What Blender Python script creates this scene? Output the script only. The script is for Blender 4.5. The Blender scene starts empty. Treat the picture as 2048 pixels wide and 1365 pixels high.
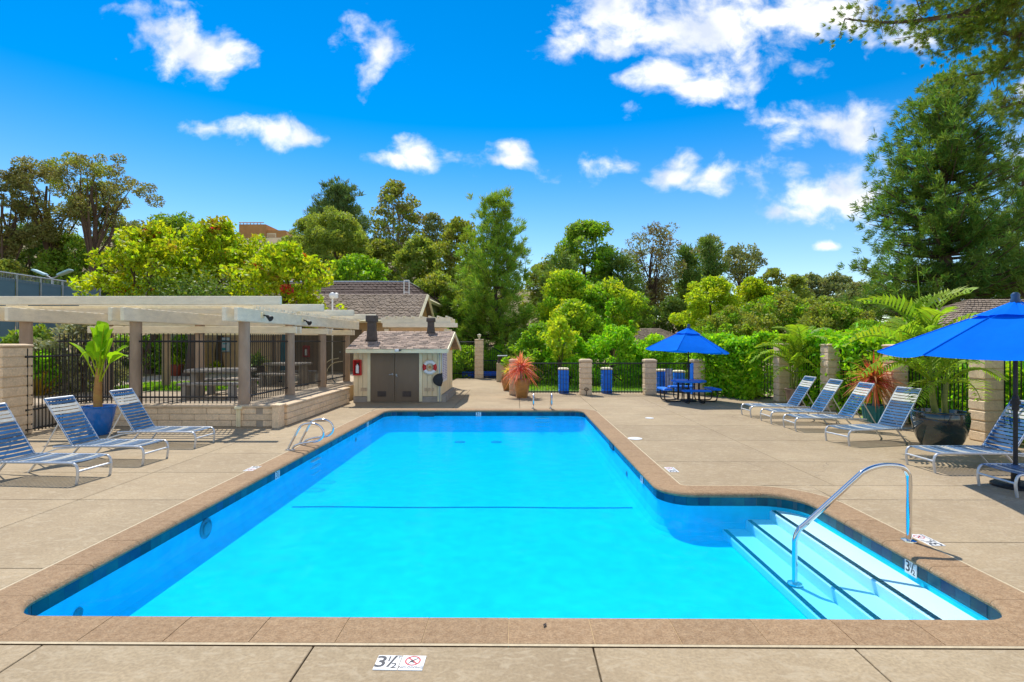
import bpy, math, random
import numpy as np
from mathutils import Vector, Matrix, Quaternion

random.seed(7)
S = bpy.context.scene
COL = S.collection
R = math.radians

# ------------------------------------------------------------------ camera
CAM_H, F, CY, YAW = 2.0, 1070.0, 682.5, 0.0084
cam = bpy.data.cameras.new('camera')
cam.sensor_width = 36.0
cam.lens = F / 2048 * 36.0
cam.clip_end = 2000
cam_o = bpy.data.objects.new('camera', cam)
cam_o.location = (0, 0, CAM_H)
cam_o.rotation_euler = (R(90), 0, YAW)
COL.objects.link(cam_o)
S.camera = cam_o

# ------------------------------------------------------------------ world
SUN_EL, SUN_AZ = R(57), R(-22)          # azimuth from +Y, towards -X
W = bpy.data.worlds.new('World')
S.world = W
W.use_nodes = True
nt = W.node_tree
nt.nodes.clear()
N, L = nt.nodes, nt.links
def nd(t, **k):
    n = N.new(t)
    for a, b in k.items(): setattr(n, a, b)
    return n
def val(n, i, v):
    if hasattr(v, 'is_linked') or hasattr(v, 'links'): L.new(v, n.inputs[i])
    else: n.inputs[i].default_value = v
def mth(op, a, b=None, c=None, clamp=False):
    n = nd('ShaderNodeMath', operation=op, use_clamp=clamp)
    val(n, 0, a)
    if b is not None: val(n, 1, b)
    if c is not None: val(n, 2, c)
    return n.outputs[0]
def vm(op, a, b=None, out=0):
    n = nd('ShaderNodeVectorMath', operation=op)
    val(n, 0, a)
    if b is not None: val(n, 1, b)
    return n.outputs[out]
out = nd('ShaderNodeOutputWorld')
bg = nd('ShaderNodeBackground')
bg.inputs[1].default_value = 0.11
L.new(bg.outputs[0], out.inputs[0])
sky = nd('ShaderNodeTexSky', sky_type='NISHITA', sun_disc=False)
sky.sun_elevation, sky.sun_rotation = SUN_EL, SUN_AZ
sky.air_density, sky.dust_density, sky.ozone_density, sky.altitude = 1.0, 0.0, 3.0, 0
hsv = nd('ShaderNodeHueSaturation')
hsv.inputs['Value'].default_value = .9
L.new(sky.outputs[0], hsv.inputs['Color'])
tc = nd('ShaderNodeTexCoord')
D = tc.outputs['Generated']
sep = nd('ShaderNodeSeparateXYZ'); L.new(D, sep.inputs[0])
sm = nd('ShaderNodeMapRange', interpolation_type='SMOOTHSTEP'); L.new(sep.outputs[2], sm.inputs[0])
sm.inputs[1].default_value = -.02; sm.inputs[2].default_value = .42; sm.inputs[3].default_value = 1.12; sm.inputs[4].default_value = 1.5
L.new(sm.outputs[0], hsv.inputs['Saturation'])
yc = mth('MAXIMUM', sep.outputs[1], 0.05)
uu = mth('DIVIDE', sep.outputs[0], yc)
vv = mth('DIVIDE', sep.outputs[2], yc)
uv = nd('ShaderNodeCombineXYZ'); L.new(uu, uv.inputs[0]); L.new(vv, uv.inputs[1])
UV = uv.outputs[0]
wn = nd('ShaderNodeTexNoise'); wn.inputs['Scale'].default_value = 7.0; wn.inputs['Detail'].default_value = 3
L.new(UV, wn.inputs['Vector'])
wo = vm('MULTIPLY', vm('SUBTRACT', wn.outputs['Color'], (0.5, 0.5, 0.5)), (0.07, 0.05, 0))
UVW = vm('ADD', UV, wo)
CL = [(345,68,58,42,1),(425,112,66,40,1),(380,92,70,48,1),(305,100,38,32,.35),(460,128,30,22,.8),(508,128,16,14,.3),
      (715,62,34,34,.75),(765,95,46,38,.95),(750,135,46,30,.75),(782,88,24,26,.8),
      (412,252,42,15,.6),(480,255,46,22,.8),(545,265,44,22,.9),(610,268,36,20,.95),
      (828,304,42,28,1),(800,316,40,18,.9),(860,318,26,16,.8),(752,322,26,10,.35),
      (935,318,34,20,.4),(1030,306,28,24,1),(1020,328,48,16,1),
      (1172,332,36,20,.5),(1245,325,32,20,.45),(1190,342,70,14,.3),
      (1352,325,32,26,1),(1342,347,46,18,1),(1430,355,72,26,.6),(1500,355,56,22,.6),(1420,372,60,14,.4),
      (1320,150,66,34,1.1),(1392,172,92,34,1.1),(1480,178,48,28,.7),(1265,205,20,16,.4),
      (1240,22,86,62,1.0),(1150,80,60,34,.9),(1120,108,40,24,.7),(1230,80,70,34,.9),
      (1420,48,180,60,1.2),(1620,30,150,52,1.1),(1450,100,66,50,.55),(1495,110,26,34,.4),(1740,60,30,36,.5),
      (1612,146,28,22,.35),(1800,80,46,46,.8),(1745,92,22,10,.4),
      (1550,240,50,34,.5),(1640,255,80,36,.8),(1720,250,66,36,.95),(1700,280,70,24,.9),(1580,270,60,20,.6),
      (1640,400,96,36,1),(1700,345,60,40,.55),(1690,395,70,44,1),(1590,430,56,22,.9),(1600,350,34,18,.4),
      (290,12,52,18,.45),(350,0,40,8,.3),(2040,190,26,36,.8),(2040,315,50,40,.7),(1650,496,22,7,.6),(70,475,50,26,.4),(195,450,30,18,.4)]
acc = None
for (cx, cy, rx, ry, w) in CL:
    u0, v0 = (cx - 1024) / F - YAW, (CY - cy) / F
    d = vm('SUBTRACT', UVW, (u0, v0, 0))
    d = vm('MULTIPLY', d, (F / (rx * 1.42), F / (ry * 1.45), 0))
    ln = vm('LENGTH', d, out='Value')
    g = mth('MULTIPLY_ADD', ln, -w, w)
    acc = g if acc is None else mth('SMOOTH_MAX', acc, g, 0.25)
n1 = nd('ShaderNodeTexNoise'); n1.inputs['Scale'].default_value = 15; n1.inputs['Detail'].default_value = 8; n1.inputs['Roughness'].default_value = .56
L.new(vm('MULTIPLY', UVW, (1, 1.25, 1)), n1.inputs['Vector'])
n2 = nd('ShaderNodeTexNoise'); n2.inputs['Scale'].default_value = 1.6; n2.inputs['Detail'].default_value = 7
L.new(D, n2.inputs['Vector'])
# other parts of the sky: scattered cloud, thickened out of view for neutral fill light
inU = mth('MULTIPLY', mth('LESS_THAN', mth('ABSOLUTE', uu), 1.02), mth('LESS_THAN', vv, 0.68))
inF = mth('MULTIPLY', inU, mth('GREATER_THAN', sep.outputs[1], 0.06))
gen = mth('MULTIPLY_ADD', n2.outputs[0], 5.0, -2.15)
dens0 = mth('ADD', mth('MULTIPLY', acc, inF), mth('MULTIPLY', gen, mth('SUBTRACT', 1.0, inF)))
dens1 = mth('MULTIPLY_ADD', mth('SUBTRACT', n1.outputs[0], 0.49), 2.2, dens0)
mr = nd('ShaderNodeMapRange', interpolation_type='SMOOTHSTEP')
L.new(dens1, mr.inputs[0]); mr.inputs[1].default_value = 0.08; mr.inputs[2].default_value = 0.95
above = mth('GREATER_THAN', sep.outputs[2], 0.0)
alpha = mth('MULTIPLY', mth('MULTIPLY', mr.outputs[0], 0.95), above)
n3 = nd('ShaderNodeTexNoise'); n3.inputs['Scale'].default_value = 9; n3.inputs['Detail'].default_value = 6
L.new(vm('ADD', UVW, (0.013, 0.02, 0)), n3.inputs['Vector'])
ccol = nd('ShaderNodeMix', data_type='RGBA')
mr2 = nd('ShaderNodeMapRange'); L.new(n3.outputs[0], mr2.inputs[0]); mr2.inputs[1].default_value = .36; mr2.inputs[2].default_value = .56
L.new(mr2.outputs[0], ccol.inputs[0])
ccol.inputs[6].default_value = (4.3, 4.7, 5.5, 1); ccol.inputs[7].default_value = (6.9, 6.8, 6.7, 1)
# horizon paling
cm = nd('ShaderNodeMix', data_type='RGBA')
L.new(alpha, cm.inputs[0]); L.new(hsv.outputs[0], cm.inputs[6]); L.new(ccol.outputs[2], cm.inputs[7])
L.new(cm.outputs[2], bg.inputs[0])
try: W.cycles.sampling_method = 'MANUAL'; W.cycles.sample_map_resolution = 512
except Exception: pass

# ------------------------------------------------------------------ sun
sd = bpy.data.lights.new('sun', 'SUN')
sd.energy, sd.angle, sd.color = 3.15, R(0.53), (1.0, 0.955, 0.88)
sun = bpy.data.objects.new('sun', sd); COL.objects.link(sun)
to_sun = Vector((math.sin(SUN_AZ) * math.cos(SUN_EL), math.cos(SUN_AZ) * math.cos(SUN_EL), math.sin(SUN_EL)))
sun.rotation_euler = (-to_sun).to_track_quat('-Z', 'Y').to_euler()
sun.location = to_sun * 60

S.view_settings.view_transform = 'Standard'
S.view_settings.look = 'None'
S.view_settings.exposure = 0.75
S.view_settings.gamma = 1.0
S.view_settings.use_curve_mapping = False
S.render.engine = 'CYCLES'
cy = S.cycles
cy.use_denoising = True
cy.volume_bounces = 2
cy.max_bounces, cy.diffuse_bounces, cy.glossy_bounces, cy.transmission_bounces = 10, 6, 3, 4
cy.transparent_max_bounces = 10
cy.caustics_reflective = cy.caustics_refractive = False
cy.sample_clamp_indirect = 6

# ------------------------------------------------------------------ helpers
def C2W(xc, zc, h): return Vector((xc * math.cos(YAW) - zc * math.sin(YAW), xc * math.sin(YAW) + zc * math.cos(YAW), h))
def G(px, py, h=0.0):                     # the place on level h seen at a pixel of the photograph
    z = (CAM_H - h) * F / (py - CY)
    return C2W((px - 1024) * z / F, z, h)
def P(px, py, z):                         # the place at distance z
    return C2W((px - 1024) * z / F, z, CAM_H + (CY - py) * z / F)

def tag(o, label=None, cat=None, group=None, kind=None):
    if label: o['label'] = label
    if cat: o['category'] = cat
    if group: o['group'] = group
    if kind: o['kind'] = kind
    return o
def empty(name, loc=(0, 0, 0), rz=0.0, label=None, cat=None, group=None, kind=None):
    o = bpy.data.objects.new(name, None)
    o.empty_display_size = .1
    o.location = loc; o.rotation_euler = (0, 0, rz)
    COL.objects.link(o)
    return tag(o, label, cat, group, kind)
def link(name, me, parent=None, loc=(0, 0, 0), rot=None, scale=None):
    o = bpy.data.objects.new(name, me)
    o.location = loc
    if rot is not None: o.rotation_euler = rot
    if scale is not None: o.scale = scale
    COL.objects.link(o)
    if parent: o.parent = parent
    return o
def copy_tree(o, parent=None):
    c = o.copy(); COL.objects.link(c)
    if parent: c.parent = parent
    for ch in o.children: copy_tree(ch, c)
    return c

class MB:
    def __init__(s): s.v, s.f = [], []
    def add(s, vs, fs, M=None):
        b = len(s.v)
        for v in vs:
            v = Vector(v)
            s.v.append(tuple(M @ v if M is not None else v))
        s.f += [tuple(b + i for i in f) for f in fs]
        return s
    def box(s, c, d, M=None, bev=0.0, taper=1.0):
        x, y, z = c; a, b, h = d[0] / 2, d[1] / 2, d[2] / 2
        if bev <= 0:
            t = taper
            vs = [(x-a, y-b, z-h), (x+a, y-b, z-h), (x+a, y+b, z-h), (x-a, y+b, z-h), (x-a*t, y-b*t, z+h), (x+a*t, y-b*t, z+h), (x+a*t, y+b*t, z+h), (x-a*t, y+b*t, z+h)]
            return s.add(vs, [(3,2,1,0), (4,5,6,7), (0,1,5,4), (1,2,6,5), (2,3,7,6), (3,0,4,7)], M)
        e = min(bev, a*.9, b*.9, h*.9)
        rings = [(-h, a-e, b-e), (-h+e, a, b), (h-e, a, b), (h, a-e, b-e)]
        vs = []
        for (zz, aa, bb) in rings:
            k = e * .6
            for (sx, sy, q) in ((-1,-1,0), (1,-1,0), (1,1,0), (-1,1,0)):
                # two points per corner give rounded upright edges
                if (sx, sy) in ((-1,-1), (1,1)):
                    p1 = (x+sx*aa, y+sy*(bb-k)); p2 = (x+sx*(aa-k), y+sy*bb)
                else:
                    p1 = (x+sx*(aa-k), y+sy*bb); p2 = (x+sx*aa, y+sy*(bb-k))
                vs += [(p1[0], p1[1], z+zz), (p2[0], p2[1], z+zz)]
        fs = [tuple(range(7, -1, -1)), tuple(range(24, 32))]
        for r in range(3):
            for i in range(8):
                j = (i + 1) % 8
                fs.append((r*8+i, r*8+j, (r+1)*8+j, (r+1)*8+i))
        return s.add(vs, fs, M)
    def tube(s, pts, r, n=8, cap=True, closed=False, M=None):
        pts = [Vector(p) for p in pts]
        m = len(pts)
        rs = r if isinstance(r, (list, tuple)) else [r] * m
        vs, fs = [], []
        up = None
        for i, p in enumerate(pts):
            if closed: t = pts[(i+1) % m] - pts[(i-1) % m]
            else: t = (pts[min(i+1, m-1)] - pts[max(i-1, 0)])
            if t.length < 1e-9: t = Vector((0, 0, 1))
            t.normalize()
            if up is None:
                up = Vector((0, 0, 1)) if abs(t.z) < .9 else Vector((1, 0, 0))
            a = t.cross(up)
            if a.length < 1e-6: a = t.cross(Vector((0, 1, 0)))
            a.normalize(); b = a.cross(t).normalized(); up = b
            for k in range(n):
                q = 2 * math.pi * k / n
                vs.append(p + (a * math.cos(q) + b * math.sin(q)) * rs[i])
        for i in range(m if closed else m - 1):
            j = (i + 1) % m
            for k in range(n):
                l = (k + 1) % n
                fs.append((i*n+k, i*n+l, j*n+l, j*n+k))
        if cap and not closed:
            fs.append(tuple(range(n-1, -1, -1))); fs.append(tuple((m-1)*n + k for k in range(n)))
        return s.add(vs, fs, M)
    def lathe(s, prof, n=24, M=None, cap=True):
        vs, fs = [], []
        for (r, z) in prof:
            for k in range(n):
                q = 2 * math.pi * k / n
                vs.append((r * math.cos(q), r * math.sin(q), z))
        for i in range(len(prof) - 1):
            for k in range(n):
                l = (k + 1) % n
                fs.append((i*n+k, i*n+l, (i+1)*n+l, (i+1)*n+k))
        if cap:
            fs.append(tuple(range(n-1, -1, -1))); fs.append(tuple((len(prof)-1)*n + k for k in range(n)))
        return s.add(vs, fs, M)
    def prism(s, poly, z0, z1, M=None):
        n = len(poly)
        vs = [(x, y, z0) for x, y in poly] + [(x, y, z1) for x, y in poly]
        fs = [tuple(range(n-1, -1, -1)), tuple(range(n, 2*n))]
        for i in range(n):
            j = (i + 1) % n
            fs.append((i, j, n+j, n+i))
        return s.add(vs, fs, M)
    def mesh(s, name, mat, smooth=False):
        me = bpy.data.meshes.new(name)
        me.from_pydata([tuple(v) for v in s.v], [], s.f)
        if mat: me.materials.append(mat)
        if smooth:
            me.polygons.foreach_set('use_smooth', [True] * len(me.polygons))
            try: me.set_sharp_from_angle(angle=R(42))
            except Exception: pass
        me.update()
        return me
    def build(s, name, mat, parent=None, loc=(0, 0, 0), rot=None, smooth=False):
        return link(name, s.mesh(name, mat, smooth), parent, loc, rot)

def catmull(pts, sub=6):
    pts = [Vector(p) for p in pts]
    o = []
    for i in range(len(pts) - 1):
        p0, p1, p2, p3 = pts[max(i-1, 0)], pts[i], pts[i+1], pts[min(i+2, len(pts)-1)]
        for k in range(sub):
            t = k / sub
            o.append(.5 * ((2*p1) + (-p0+p2)*t + (2*p0-5*p1+4*p2-p3)*t*t + (-p0+3*p1-3*p2+p3)*t**3))
    o.append(pts[-1])
    return o
def M4(loc=(0,0,0), rot=(0,0,0)):
    from mathutils import Euler
    return Matrix.Translation(loc) @ Euler(rot).to_matrix().to_4x4()

def quads_mesh(name, V, mat):             # V: (n,4,3)
    n = len(V)
    me = bpy.data.meshes.new(name)
    me.vertices.add(n * 4); me.vertices.foreach_set('co', np.ascontiguousarray(V, dtype=np.float32).ravel())
    me.loops.add(n * 4); me.loops.foreach_set('vertex_index', np.arange(n * 4, dtype=np.int32))
    me.polygons.add(n)
    me.polygons.foreach_set('loop_start', np.arange(0, n * 4, 4, dtype=np.int32))
    try: me.polygons.foreach_set('loop_total', np.full(n, 4, dtype=np.int32))
    except Exception: pass
    me.materials.append(mat)
    me.update(calc_edges=True)
    return me

# ------------------------------------------------------------------ materials
def pm(name, base, rough=.6, metal=0.0, var=.12, scale=3.0, bump=0.0, bscale=60.0, spec=.4, orand=0.0, col2=None, fine=0.0, stretch=(1,1,1), hue_r=0.0, coat=0.0):
    m = bpy.data.materials.new(name); m.use_nodes = True
    t = m.node_tree; n = t.nodes; l = t.links
    b = n['Principled BSDF']
    b.inputs['Roughness'].default_value = rough
    b.inputs['Metallic'].default_value = metal
    b.inputs['Specular IOR Level'].default_value = spec
    if coat: b.inputs['Coat Weight'].default_value = coat; b.inputs['Coat Roughness'].default_value = .08
    g = n.new('ShaderNodeNewGeometry')
    mp = n.new('ShaderNodeVectorMath'); mp.operation = 'MULTIPLY'; mp.inputs[1].default_value = stretch
    l.new(g.outputs['Position'], mp.inputs[0])
    nz = n.new('ShaderNodeTexNoise'); nz.inputs['Scale'].default_value = scale; nz.inputs['Detail'].default_value = 6; nz.inputs['Roughness'].default_value = .65
    l.new(mp.outputs[0], nz.inputs['Vector'])
    r = n.new('ShaderNodeMapRange'); l.new(nz.outputs[0], r.inputs[0]); r.inputs[1].default_value = .3; r.inputs[2].default_value = .7
    mx = n.new('ShaderNodeMix'); mx.data_type = 'RGBA'; l.new(r.outputs[0], mx.inputs[0])
    lo = tuple(c * (1 - var) for c in base) if col2 is None else col2
    hi = tuple(min(c * (1 + var), 1) for c in base) if col2 is None else base
    mx.inputs[6].default_value = (*lo, 1); mx.inputs[7].default_value = (*hi, 1)
    src = mx.outputs[2]
    if fine:
        f = n.new('ShaderNodeTexNoise'); f.inputs['Scale'].default_value = bscale; f.inputs['Detail'].default_value = 4
        l.new(mp.outputs[0], f.inputs['Vector'])
        fr = n.new('ShaderNodeMapRange'); l.new(f.outputs[0], fr.inputs[0]); fr.inputs[1].default_value = .3; fr.inputs[2].default_value = .7; fr.inputs[3].default_value = 1 - fine; fr.inputs[4].default_value = 1 + fine
        mu = n.new('ShaderNodeVectorMath'); mu.operation = 'SCALE'; l.new(src, mu.inputs[0]); l.new(fr.outputs[0], mu.inputs['Scale']); src = mu.outputs[0]
    if orand or hue_r:
        oi = n.new('ShaderNodeObjectInfo')
        hs = n.new('ShaderNodeHueSaturation'); l.new(src, hs.inputs['Color'])
        a = n.new('ShaderNodeMapRange'); l.new(oi.outputs['Random'], a.inputs[0]); a.inputs[3].default_value = 1 - orand; a.inputs[4].default_value = 1 + orand
        l.new(a.outputs[0], hs.inputs['Value'])
        if hue_r:
            wn_ = n.new('ShaderNodeTexWhiteNoise'); wn_.noise_dimensions = '1D'; l.new(oi.outputs['Random'], wn_.inputs['W'])
            h = n.new('ShaderNodeMapRange'); l.new(wn_.outputs['Value'], h.inputs[0]); h.inputs[3].default_value = .5 - hue_r; h.inputs[4].default_value = .5 + hue_r
            l.new(h.outputs[0], hs.inputs['Hue'])
        src = hs.outputs[0]
    l.new(src, b.inputs['Base Color'])
    if bump:
        bz = n.new('ShaderNodeTexNoise'); bz.inputs['Scale'].default_value = bscale; bz.inputs['Detail'].default_value = 5
        l.new(mp.outputs[0], bz.inputs['Vector'])
        bp = n.new('ShaderNodeBump'); bp.inputs['Strength'].default_value = bump; bp.inputs['Distance'].default_value = .01
        l.new(bz.outputs[0], bp.inputs['Height']); l.new(bp.outputs[0], b.inputs['Normal'])
    return m

def leafm(name, base, var=.3, hue=.03, trans=.4, warm=None, warm_p=0.0, spec=.25):
    """foliage: each leaf has its own tint, light passes through it"""
    m = bpy.data.materials.new(name); m.use_nodes = True
    t = m.node_tree; n = t.nodes; l = t.links
    b = n['Principled BSDF']; b.inputs['Roughness'].default_value = .55; b.inputs['Specular IOR Level'].default_value = spec
    g = n.new('ShaderNodeNewGeometry')
    rnd = g.outputs['Random Per Island']
    wn_ = n.new('ShaderNodeTexWhiteNoise'); wn_.noise_dimensions = '1D'; l.new(rnd, wn_.inputs['W'])
    hs = n.new('ShaderNodeHueSaturation')
    a = n.new('ShaderNodeMapRange'); l.new(rnd, a.inputs[0]); a.inputs[3].default_value = 1 - var; a.inputs[4].default_value = 1 + var
    h = n.new('ShaderNodeMapRange'); l.new(wn_.outputs['Value'], h.inputs[0]); h.inputs[3].default_value = .5 - hue; h.inputs[4].default_value = .5 + hue
    l.new(a.outputs[0], hs.inputs['Value']); l.new(h.outputs[0], hs.inputs['Hue'])
    hs.inputs['Color'].default_value = (base[0] * 1.55, base[1] * 1.6, base[2] * 1.2, 1)
    # whole sprays lean to a second tint
    nz = n.new('ShaderNodeTexNoise'); nz.inputs['Scale'].default_value = .9; nz.inputs['Detail'].default_value = 3
    l.new(g.outputs['Position'], nz.inputs['Vector'])
    src = hs.outputs[0]
    if warm is None: warm, warm_p = (base[0] * 2.1, base[1] * 1.5, base[2]), .25
    if warm is not None:
        th = n.new('ShaderNodeMapRange'); l.new(nz.outputs[0], th.inputs[0]); th.inputs[1].default_value = .62 - .3 * warm_p; th.inputs[2].default_value = .72 - .2 * warm_p
        mu = n.new('ShaderNodeMath'); mu.operation = 'MULTIPLY'; l.new(th.outputs[0], mu.inputs[0]); l.new(wn_.outputs['Value'], mu.inputs[1])
        mx = n.new('ShaderNodeMix'); mx.data_type = 'RGBA'; l.new(mu.outputs[0], mx.inputs[0]); l.new(src, mx.inputs[6]); mx.inputs[7].default_value = (*warm, 1)
        src = mx.outputs[2]
    l.new(src, b.inputs['Base Color'])
    tr = n.new('ShaderNodeBsdfTranslucent')
    sc = n.new('ShaderNodeMix'); sc.data_type = 'RGBA'; sc.blend_type = 'MULTIPLY'; sc.inputs[0].default_value = 1; l.new(src, sc.inputs[6]); sc.inputs[7].default_value = (1.9, 1.75, .8, 1)
    l.new(sc.outputs[2], tr.inputs['Color'])
    ms = n.new('ShaderNodeMixShader'); ms.inputs[0].default_value = trans
    l.new(b.outputs[0], ms.inputs[1]); l.new(tr.outputs[0], ms.inputs[2])
    l.new(ms.outputs[0], n['Material Output'].inputs[0])
    return m

def deck_mat(name, base, dark, light, scale=1.0):
    """broom-swept, stained concrete with hairline cracks"""
    m = pm(name, base, .8, var=.1, scale=1.3, bump=.5, bscale=42, fine=.17, spec=.2, orand=.09)
    t = m.node_tree; n = t.nodes; l = t.links
    b = n['Principled BSDF']
    src = b.inputs['Base Color'].links[0].from_socket
    g = n.new('ShaderNodeNewGeometry')
    nz = n.new('ShaderNodeTexNoise'); nz.inputs['Scale'].default_value = .45 * scale; nz.inputs['Detail'].default_value = 8; nz.inputs['Roughness'].default_value = .7
    l.new(g.outputs['Position'], nz.inputs['Vector'])
    r = n.new('ShaderNodeMapRange'); l.new(nz.outputs[0], r.inputs[0]); r.inputs[1].default_value = .35; r.inputs[2].default_value = .7; r.inputs[3].default_value = 0; r.inputs[4].default_value = .75
    mx = n.new('ShaderNodeMix'); mx.data_type = 'RGBA'; l.new(r.outputs[0], mx.inputs[0]); l.new(src, mx.inputs[6]); mx.inputs[7].default_value = (*dark, 1)
    n4 = n.new('ShaderNodeTexNoise'); n4.inputs['Scale'].default_value = 7; n4.inputs['Detail'].default_value = 6; n4.inputs['Distortion'].default_value = 1.5
    mpp = n.new('ShaderNodeVectorMath'); mpp.operation = 'MULTIPLY'; mpp.inputs[1].default_value = (1, 1.8, 1); l.new(g.outputs['Position'], mpp.inputs[0]); l.new(mpp.outputs[0], n4.inputs['Vector'])
    r4 = n.new('ShaderNodeMapRange'); l.new(n4.outputs[0], r4.inputs[0]); r4.inputs[1].default_value = .5; r4.inputs[2].default_value = .68; r4.inputs[4].default_value = .55
    m4 = n.new('ShaderNodeMix'); m4.data_type = 'RGBA'; l.new(r4.outputs[0], m4.inputs[0]); l.new(mx.outputs[2], m4.inputs[6]); m4.inputs[7].default_value = (*light, 1)
    # cracks
    v = n.new('ShaderNodeTexVoronoi'); v.feature = 'DISTANCE_TO_EDGE'; v.inputs['Scale'].default_value = .33
    nd_ = n.new('ShaderNodeTexNoise'); nd_.inputs['Scale'].default_value = 2.2; nd_.inputs['Detail'].default_value = 5; l.new(g.outputs['Position'], nd_.inputs['Vector'])
    ad = n.new('ShaderNodeVectorMath'); ad.operation = 'MULTIPLY_ADD'; l.new(nd_.outputs['Color'], ad.inputs[0]); ad.inputs[1].default_value = (.5, .5, 0); l.new(g.outputs['Position'], ad.inputs[2])
    l.new(ad.outputs[0], v.inputs['Vector'])
    rc = n.new('ShaderNodeMapRange'); l.new(v.outputs['Distance'], rc.inputs[0]); rc.inputs[1].default_value = .0007; rc.inputs[2].default_value = .0022; rc.inputs[3].default_value = .55; rc.inputs[4].default_value = 0
    nk = n.new('ShaderNodeTexNoise'); nk.inputs['Scale'].default_value = .55; l.new(g.outputs['Position'], nk.inputs['Vector'])
    rk = n.new('ShaderNodeMapRange'); l.new(nk.outputs[0], rk.inputs[0]); rk.inputs[1].default_value = .52; rk.inputs[2].default_value = .6
    kk = n.new('ShaderNodeMath'); kk.operation = 'MULTIPLY'; l.new(rc.outputs[0], kk.inputs[0]); l.new(rk.outputs[0], kk.inputs[1])
    mc = n.new('ShaderNodeMix'); mc.data_type = 'RGBA'; l.new(kk.outputs[0], mc.inputs[0]); l.new(m4.outputs[2], mc.inputs[6]); mc.inputs[7].default_value = (.12, .09, .06, 1)
    l.new(mc.outputs[2], b.inputs['Base Color'])
    return m

MT = {}
MT['deck'] = deck_mat('deck concrete', (.39, .30, .185), (.27, .195, .115), (.47, .38, .255))
MT['joint'] = pm('deck base', (.09, .075, .055), .9)
MT['mastic'] = pm('mastic bead', (.50, .40, .25), .7, var=.15, scale=20)
MT['coping'] = pm('coping stone', (.38, .255, .145), .8, var=.2, scale=16, col2=(.27, .165, .085), bump=.9, bscale=70, fine=.2, spec=.25, orand=.06)
MT['tile'] = pm('waterline tile', (.006, .11, .14), .25, var=.3, scale=8, col2=(.004, .055, .12), spec=.25, orand=.4, hue_r=.03)
MT['line'] = pm('line tile', (.005, .010, .022), .2, var=.3, scale=10, orand=.3)
MT['plaster'] = pm('pool plaster', (.80, .88, .90), .6, var=.03, scale=1.5)
MT['chrome'] = pm('polished steel', (.70, .70, .70), .12, 1.0, var=.05)
MT['alu'] = pm('lounger frame', (.62, .63, .64), .38, .55, var=.08, scale=9)
MT['strap'] = pm('vinyl strap', (.018, .10, .235), .5, var=.25, scale=9, orand=.28, spec=.25)
MT['strapw'] = pm('faded strap', (.58, .57, .50), .5, var=.15, scale=9, orand=.12)
MT['strap2'] = pm('seat strap', (.11, .19, .30), .5, var=.3, scale=14, orand=.45, spec=.25)  # same vinyl as the backs, paler: reflected sky and sun put into the colour
MT['block'] = pm('slump block', (.76, .575, .375), .85, var=.13, scale=7, bump=.6, bscale=28, fine=.08, orand=.07, spec=.2)
MT['cap'] = pm('block cap', (.62, .46, .29), .8, var=.15, scale=6, bump=.3, bscale=40)
MT['blueblk'] = pm('blue painted block', (.006, .20, .92), .5, var=.15, scale=5, orand=.06)
MT['paint'] = pm('cream painted beam', (.87, .78, .59), .55, var=.12, scale=3, stretch=(1, 1, 3), fine=.06, bscale=40)
MT['slatw'] = pm('cream slat', (.87, .77, .57), .6, var=.15, scale=5, orand=.08)
MT['post'] = pm('concrete post', (.37, .27, .19), .85, var=.2, scale=5, bump=.3, bscale=60, stretch=(1, 1, .35))
MT['iron'] = pm('black iron', (.012, .012, .013), .4, var=.2, spec=.45)
MT['side'] = pm('pale siding', (.85, .68, .41), .65, var=.1, scale=3, stretch=(1, 1, .3), orand=.04)
MT['trim'] = pm('pale trim', (.84, .74, .48), .6, var=.1, scale=4)
MT['tanwall'] = pm('tan stucco', (.66, .44, .24), .85, var=.1, scale=3, bump=.25, bscale=50)
MT['brown'] = pm('brown door', (.19, .135, .085), .55, var=.12, scale=2, stretch=(1, 1, .3))
MT['brown2'] = pm('brown siding', (.22, .14, .085), .7, var=.15, scale=4, stretch=(1, 1, .2))
MT['dkmetal'] = pm('dark brown metal', (.085, .062, .05), .55, var=.25, scale=6)
MT['shingle'] = pm('wood shingle', (.30, .215, .16), .85, var=.3, scale=6, bump=.5, bscale=50, orand=.5, stretch=(1, 4, 4))
MT['roof'] = pm('roof shingle', (.27, .205, .15), .9, var=.42, scale=3.5, bump=.5, bscale=30, fine=.3, stretch=(1, 2.5, 2.5))
MT['mansard'] = pm('mansard shingle', (.085, .052, .04), .9, var=.25, scale=4, bump=.4, bscale=30)
MT['greenwall'] = pm('sage wall', (.36, .37, .24), .8, var=.08)
MT['white'] = pm('white enamel', (.78, .78, .76), .4, var=.06)
MT['red'] = pm('red enamel', (.50, .012, .012), .35, var=.1)
MT['black'] = pm('black plastic', (.018, .018, .02), .5, var=.2)
MT['net'] = pm('net fabric', (.03, .032, .035), .8, var=.3, scale=40)
MT['bluefab'] = pm('blue canvas', (.001, .175, .86), .85, var=.10, scale=2.5, spec=.04, bump=.6, bscale=5)
_t = MT['bluefab'].node_tree; _b = _t.nodes['Principled BSDF']; _tr = _t.nodes.new('ShaderNodeBsdfTranslucent'); _tr.inputs['Color'].default_value = (.001, .20, .9, 1)
_mx = _t.nodes.new('ShaderNodeMixShader'); _mx.inputs[0].default_value = .22
_t.links.new(_b.outputs[0], _mx.inputs[1]); _t.links.new(_tr.outputs[0], _mx.inputs[2]); _t.links.new(_mx.outputs[0], _t.nodes['Material Output'].inputs[0])
MT['bluemet'] = pm('blue mesh steel', (.004, .19, .80), .45, var=.2, scale=60)
MT['terra'] = pm('amber glazed pot', (.56, .27, .06), .3, var=.25, scale=3.5, col2=(.22, .09, .03), spec=.5, coat=.3)
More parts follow.
